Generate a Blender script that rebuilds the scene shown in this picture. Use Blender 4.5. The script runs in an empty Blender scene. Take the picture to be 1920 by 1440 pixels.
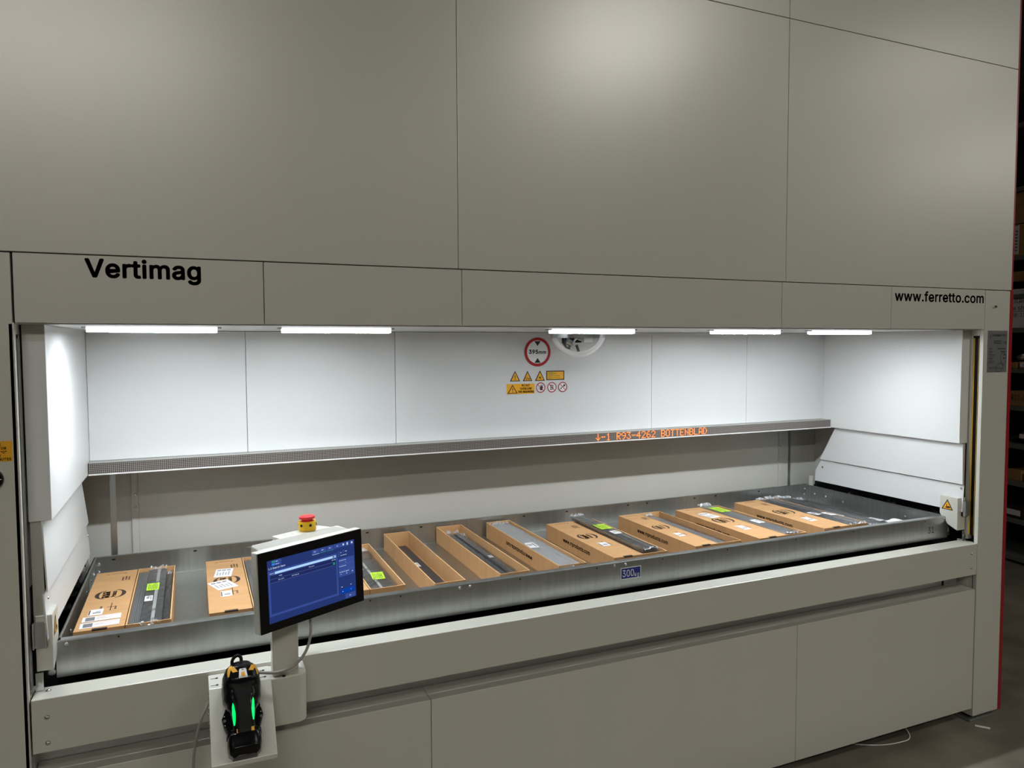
import bpy, bmesh, math, random
from mathutils import Vector, Matrix
random.seed(7)
SC = bpy.context.scene
COL = SC.collection

# ------------------------------------------------------------------ camera
cam_d = bpy.data.cameras.new('camera')
cam_d.sensor_fit = 'HORIZONTAL'
cam_d.sensor_width = 36.0
cam_d.lens = 36.0 * 1381.24 / 1920.0
cam_d.clip_start = 0.05
cam = bpy.data.objects.new('camera', cam_d)
COL.objects.link(cam)
_Y, _P, _R = .4092, -.0531, -.0042
_f = Vector((math.sin(_Y)*math.cos(_P), math.cos(_Y)*math.cos(_P), math.sin(_P)))
_r = Vector((math.cos(_Y), -math.sin(_Y), 0))
_u = _r.cross(_f)
_r2 = math.cos(_R)*_r + math.sin(_R)*_u
_u2 = -math.sin(_R)*_r + math.cos(_R)*_u
cam.matrix_world = Matrix(((_r2.x, _u2.x, -_f.x, .4117), (_r2.y, _u2.y, -_f.y, -2.2136), (_r2.z, _u2.z, -_f.z, 1.7708), (0, 0, 0, 1)))
SC.camera = cam
SC.view_settings.view_transform = 'Standard'
SC.view_settings.look = 'None'
SC.view_settings.exposure = 0.0
SC.view_settings.gamma = 1.0
SC.view_settings.use_curve_mapping = False

# ------------------------------------------------------------------ world and light levels
world = bpy.data.worlds.new('world')
SC.world = world
world.use_nodes = True
world.node_tree.nodes['Background'].inputs[0].default_value = (.8, .82, .8, 1)
world.node_tree.nodes['Background'].inputs[1].default_value = .03
STRIP_POWER = 272.0        # emission of the cold white strips in the picking bay
LAMP_POWER = 59.0          # emission of the hall's ceiling lamps
# hall lamps: (x, y, emission factor, half length)
HALL_LAMPS = [(4.0, -3.7, .95, .6), (-0.9, -5.4, .8, 1.5), (-4.5, -3.8, .3, .75), (11.5, -5.3, .55, 1.7), (7.2, -3.1, .22, .8), (3.0, -7.6, .15, .9)]
LAMP_Z = 4.55

# ------------------------------------------------------------------ materials
def srgb(r, g, b):
    f = lambda c: (c/255/12.92) if c/255 <= .04045 else ((c/255+.055)/1.055)**2.4
    return (f(r), f(g), f(b), 1)

def mat(name, col, rough=.5, metal=0., bump=None, var=None, emit=None, estr=1., coat=0., spec=None):
    m = bpy.data.materials.new(name)
    m.use_nodes = True
    nt = m.node_tree
    b = nt.nodes['Principled BSDF']
    if len(col) == 3: col = (*col, 1)
    b.inputs['Base Color'].default_value = col
    b.inputs['Roughness'].default_value = rough
    b.inputs['Metallic'].default_value = metal
    if coat: b.inputs['Coat Weight'].default_value = coat
    if spec is not None: b.inputs['Specular IOR Level'].default_value = spec
    if emit:
        b.inputs['Emission Color'].default_value = emit if len(emit) == 4 else (*emit, 1)
        b.inputs['Emission Strength'].default_value = estr
    tc = nt.nodes.new('ShaderNodeTexCoord')
    if bump:
        sc, st, dist = bump[:3]
        n = nt.nodes.new('ShaderNodeTexNoise'); n.inputs['Scale'].default_value = sc; n.inputs['Detail'].default_value = 3
        nt.links.new(tc.outputs['Object'], n.inputs['Vector'])
        bp = nt.nodes.new('ShaderNodeBump'); bp.inputs['Strength'].default_value = st; bp.inputs['Distance'].default_value = dist
        nt.links.new(n.outputs['Fac'], bp.inputs['Height']); nt.links.new(bp.outputs['Normal'], b.inputs['Normal'])
    if var:   # (scale vector, amount dark, amount light)
        scv, lo, hi = var
        mp = nt.nodes.new('ShaderNodeMapping'); mp.inputs['Scale'].default_value = scv
        n2 = nt.nodes.new('ShaderNodeTexNoise'); n2.inputs['Scale'].default_value = 1; n2.inputs['Detail'].default_value = 5
        nt.links.new(tc.outputs['Object'], mp.inputs['Vector']); nt.links.new(mp.outputs['Vector'], n2.inputs['Vector'])
        cr = nt.nodes.new('ShaderNodeValToRGB')
        cr.color_ramp.elements[0].position = .3; cr.color_ramp.elements[1].position = .7
        cr.color_ramp.elements[0].color = (col[0]*lo, col[1]*lo, col[2]*lo, 1)
        cr.color_ramp.elements[1].color = (min(1, col[0]*hi), min(1, col[1]*hi), min(1, col[2]*hi), 1)
        nt.links.new(n2.outputs['Fac'], cr.inputs['Fac']); nt.links.new(cr.outputs['Color'], b.inputs['Base Color'])
    return m

def film_mat(name, tint, gloss, rough=.18, bscale=60, metal=.9):
    m = bpy.data.materials.new(name); m.use_nodes = True
    nt = m.node_tree; nt.nodes.clear()
    out = nt.nodes.new('ShaderNodeOutputMaterial')
    mix = nt.nodes.new('ShaderNodeMixShader'); mix.inputs[0].default_value = gloss
    tr = nt.nodes.new('ShaderNodeBsdfTransparent'); tr.inputs[0].default_value = (*tint, 1)
    gl = nt.nodes.new('ShaderNodeBsdfPrincipled'); gl.inputs['Base Color'].default_value = (.82, .84, .87, 1)
    gl.inputs['Roughness'].default_value = rough; gl.inputs['Metallic'].default_value = metal
    tc = nt.nodes.new('ShaderNodeTexCoord')
    n = nt.nodes.new('ShaderNodeTexNoise'); n.inputs['Scale'].default_value = bscale; n.inputs['Detail'].default_value = 4
    nt.links.new(tc.outputs['Object'], n.inputs['Vector'])
    bp = nt.nodes.new('ShaderNodeBump'); bp.inputs['Strength'].default_value = .9; bp.inputs['Distance'].default_value = .004
    nt.links.new(n.outputs['Fac'], bp.inputs['Height']); nt.links.new(bp.outputs['Normal'], gl.inputs['Normal'])
    nt.links.new(tr.outputs[0], mix.inputs[1]); nt.links.new(gl.outputs[0], mix.inputs[2]); nt.links.new(mix.outputs[0], out.inputs[0])
    return m

M = {}
M['paint'] = mat('light_grey_paint', (.57, .565, .50), .42, bump=(260, .35, .0006), spec=.9, coat=1.0)
M['paint'].node_tree.nodes['Principled BSDF'].inputs['Coat Roughness'].default_value = .31
M['paint'].node_tree.nodes['Principled BSDF'].inputs['Coat IOR'].default_value = 1.85
M['paint_in'] = mat('inner_paint_led_lit', (.66, .67, .67), .34, bump=(700, .1, .001))  # same paint as outside, its whiter look under the LEDs put into the colour
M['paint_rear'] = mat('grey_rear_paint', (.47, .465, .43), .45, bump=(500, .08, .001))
M['void'] = mat('unlit_gap_black', (.006, .006, .006), .9)  # black that stands in for the darkness of gaps and hollows
M['black'] = mat('black_plastic', (.004, .004, .005), .22, spec=.25)
M['blackm'] = mat('matt_black', (.006, .006, .006), .6, spec=.2)
M['ink'] = mat('black_ink', (.008, .008, .009), .6)
M['cink'] = mat('carton_ink', (.035, .02, .012), .85)
M['red'] = mat('red_paint', (.27, .004, .008), .35)
M['galv'] = mat('galvanised_steel', (.44, .46, .45), .30, metal=.92, var=((70, 70, 5), .93, 1.07), bump=(90, .05, .001))
M['galv_b'] = mat('bright_galvanised_steel', (.55, .57, .57), .3, metal=.9, bump=(60, .08, .001))
M['steel'] = mat('zinc_steel', (.62, .63, .62), .25, metal=.95)
M['alu'] = mat('aluminium', (.42, .42, .40), .5, metal=.5)
M['yellow'] = mat('sticker_yellow', srgb(233, 168, 22), .5)
M['yline'] = mat('amber_edge', srgb(205, 160, 50), .5)
M['signred'] = mat('sign_red', srgb(170, 22, 22), .5)
M['white'] = mat('white_print', (.78, .78, .78), .5)
M['paper'] = mat('white_paper', (.72, .71, .72), .7)
M['pinkline'] = mat('pink_print', (.6, .3, .28), .7)
M['greyprint'] = mat('grey_print', (.16, .16, .17), .7)
M['lime'] = mat('lime_label', srgb(178, 218, 60), .6)
M['limeprint'] = mat('lime_label_print', srgb(95, 120, 35), .6)
M['card'] = mat('cardboard', srgb(188, 146, 100), .85, var=((6, 40, 6), .93, 1.05), bump=(150, .1, .001))
M['cardedge'] = mat('cardboard_edge', srgb(206, 164, 116), .9)
M['cardin'] = mat('cardboard_inside', srgb(170, 126, 82), .9, var=((8, 30, 8), .92, 1.06))
M['blade'] = mat('dark_steel_blade', (.06, .063, .07), .42, metal=.4, var=((80, 4, 80), .8, 1.3))
M['bladel'] = mat('grey_steel_blade', (.24, .25, .26), .4, metal=.6, var=((80, 4, 80), .85, 1.15))
M['wrapd'] = mat('dark_wrapped_pack', (.05, .052, .055), .33, bump=(35, .6, .006))
M['wrapg'] = mat('grey_wrapped_pack', (.20, .205, .21), .35, bump=(30, .4, .005))
M['wrapp'] = mat('purple_grey_wrap', (.17, .11, .13), .4, bump=(30, .4, .005))
M['tape'] = mat('clear_tape', (.30, .31, .31), .3)
M['film'] = film_mat('clear_film', (.93, .93, .94), .30, .16, 40)
M['filmm'] = film_mat('milky_film', (.9, .9, .92), .5, .35, 25, .5)
M['filmend'] = film_mat('crumpled_film', (.85, .85, .87), .55, .2, 90, .3)
M['dome'] = film_mat('clear_dome', (.95, .96, .96), .07, .05, 3, .2)
_nt = M['dome'].node_tree; _fr = _nt.nodes.new('ShaderNodeFresnel'); _fr.inputs['IOR'].default_value = 1.22
for _n in _nt.nodes:
    if _n.type == 'MIX_SHADER': _nt.links.new(_fr.outputs[0], _n.inputs[0])
M['rimc'] = film_mat('dome_rim', (.8, .8, .8), .55, .2, 5)
M['lime_led'] = mat('green_led', (.0, .2, .05), .4, emit=(.0, .85, .16), estr=1.2)
M['scanyellow'] = mat('scanner_yellow', srgb(228, 168, 52), .45)
M['estopred'] = mat('stop_red', srgb(205, 28, 38), .35)
M['estopyel'] = mat('stop_yellow', srgb(222, 178, 10), .4)
M['bluelab'] = mat('blue_label', srgb(18, 38, 120), .45)
M['plate'] = mat('grey_rating_plate', srgb(116, 118, 120), .45, metal=.3)
M['plateink'] = mat('plate_print', srgb(52, 54, 58), .5)
M['floor'] = mat('concrete_floor', (.185, .166, .13), .55, var=((3.2, 3.2, 3.2), .62, 1.3), bump=(40, .15, .002))
M['wall'] = mat('hall_wall', (.10, .10, .095), .8)
M['ceil'] = mat('hall_ceiling', (.12, .12, .11), .8)
M['rack'] = mat('rack_grey', (.14, .15, .135), .5)
M['rackd'] = mat('rack_dark', (.012, .012, .012), .8)
M['navy'] = mat('navy_bin', srgb(14, 24, 48), .4)
M['silver'] = mat('silver_wrap', (.5, .5, .52), .25, metal=.8, bump=(25, 1, .02))
M['olive'] = mat('olive_bag', (.06, .065, .04), .5, bump=(30, 1, .02))
M['cardd'] = mat('old_cardboard', srgb(160, 122, 78), .85, var=((5, 5, 20), .85, 1.1))
M['cable'] = mat('grey_cable', (.30, .29, .27), .45)
M['lamp'] = mat('hall_lamp_glow', (.9, .9, .9), .5, emit=(1, .95, .84), estr=1)

def emis(name, col, s=1.):
    m = bpy.data.materials.new(name); m.use_nodes = True
    nt = m.node_tree; nt.nodes.clear()
    o = nt.nodes.new('ShaderNodeOutputMaterial'); e = nt.nodes.new('ShaderNodeEmission')
    e.inputs[0].default_value = col if len(col) == 4 else (*col, 1); e.inputs[1].default_value = s
    nt.links.new(e.outputs[0], o.inputs[0])
    return m
M['strip_edge'] = emis('led_strip_edge', (.94, .97, 1.0), 2.5)
M['strip_dim'] = emis('weaker_led_strip_glow', (.90, .96, 1.0), STRIP_POWER*.35)
M['strip'] = emis('led_strip_glow', (.90, .96, 1.0), STRIP_POWER)
M['dot'] = emis('led_dot_orange', (1.0, .33, .09), 2.4)
M['dothalo'] = emis('led_dot_halo', (.62, .022, .004), 1.0)  # red glow around each lit dot, added as a larger emissive square
M['ui_bg'] = emis('ui_navy', srgb(38, 54, 112))
M['ui_mid'] = emis('ui_blue', srgb(56, 76, 146))
M['ui_dark'] = emis('ui_dark_blue', srgb(33, 42, 92))
M['ui_line'] = emis('ui_line', srgb(86, 108, 176))
M['ui_bar'] = emis('ui_search_bar', srgb(176, 214, 250))
M['ui_txt'] = emis('ui_text', srgb(196, 212, 245))
M['ui_green'] = emis('ui_green', srgb(40, 150, 110))
M['ui_btn'] = emis('ui_button', srgb(10, 62, 160))
M['ui_sky'] = emis('ui_sky', srgb(50, 140, 235))

# dotted panel of the unlit LED matrix
def matrix_mat():
    m = bpy.data.materials.new('led_matrix_grid'); m.use_nodes = True
    nt = m.node_tree; b = nt.nodes['Principled BSDF']; b.inputs['Roughness'].default_value = .35
    tc = nt.nodes.new('ShaderNodeTexCoord'); sp = nt.nodes.new('ShaderNodeSeparateXYZ')
    nt.links.new(tc.outputs['Object'], sp.inputs[0])
    outs = []
    for ax in ('X', 'Z'):
        mu = nt.nodes.new('ShaderNodeMath'); mu.operation = 'DIVIDE'; mu.inputs[1].default_value = .0065
        nt.links.new(sp.outputs[ax], mu.inputs[0])
        fr = nt.nodes.new('ShaderNodeMath'); fr.operation = 'FRACT'; nt.links.new(mu.outputs[0], fr.inputs[0])
        gt = nt.nodes.new('ShaderNodeMath'); gt.operation = 'GREATER_THAN'; gt.inputs[1].default_value = .26
        nt.links.new(fr.outputs[0], gt.inputs[0]); outs.append(gt)
    mm = nt.nodes.new('ShaderNodeMath'); mm.operation = 'MULTIPLY'
    nt.links.new(outs[0].outputs[0], mm.inputs[0]); nt.links.new(outs[1].outputs[0], mm.inputs[1])
    mx = nt.nodes.new('ShaderNodeMix'); mx.data_type = 'RGBA'
    mx.inputs['A'].default_value = (.30, .27, .25, 1); mx.inputs['B'].default_value = (.022, .018, .018, 1)
    nt.links.new(mm.outputs[0], mx.inputs['Factor']); nt.links.new(mx.outputs['Result'], b.inputs['Base Color'])
    return m
M['matrix'] = matrix_mat()

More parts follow.
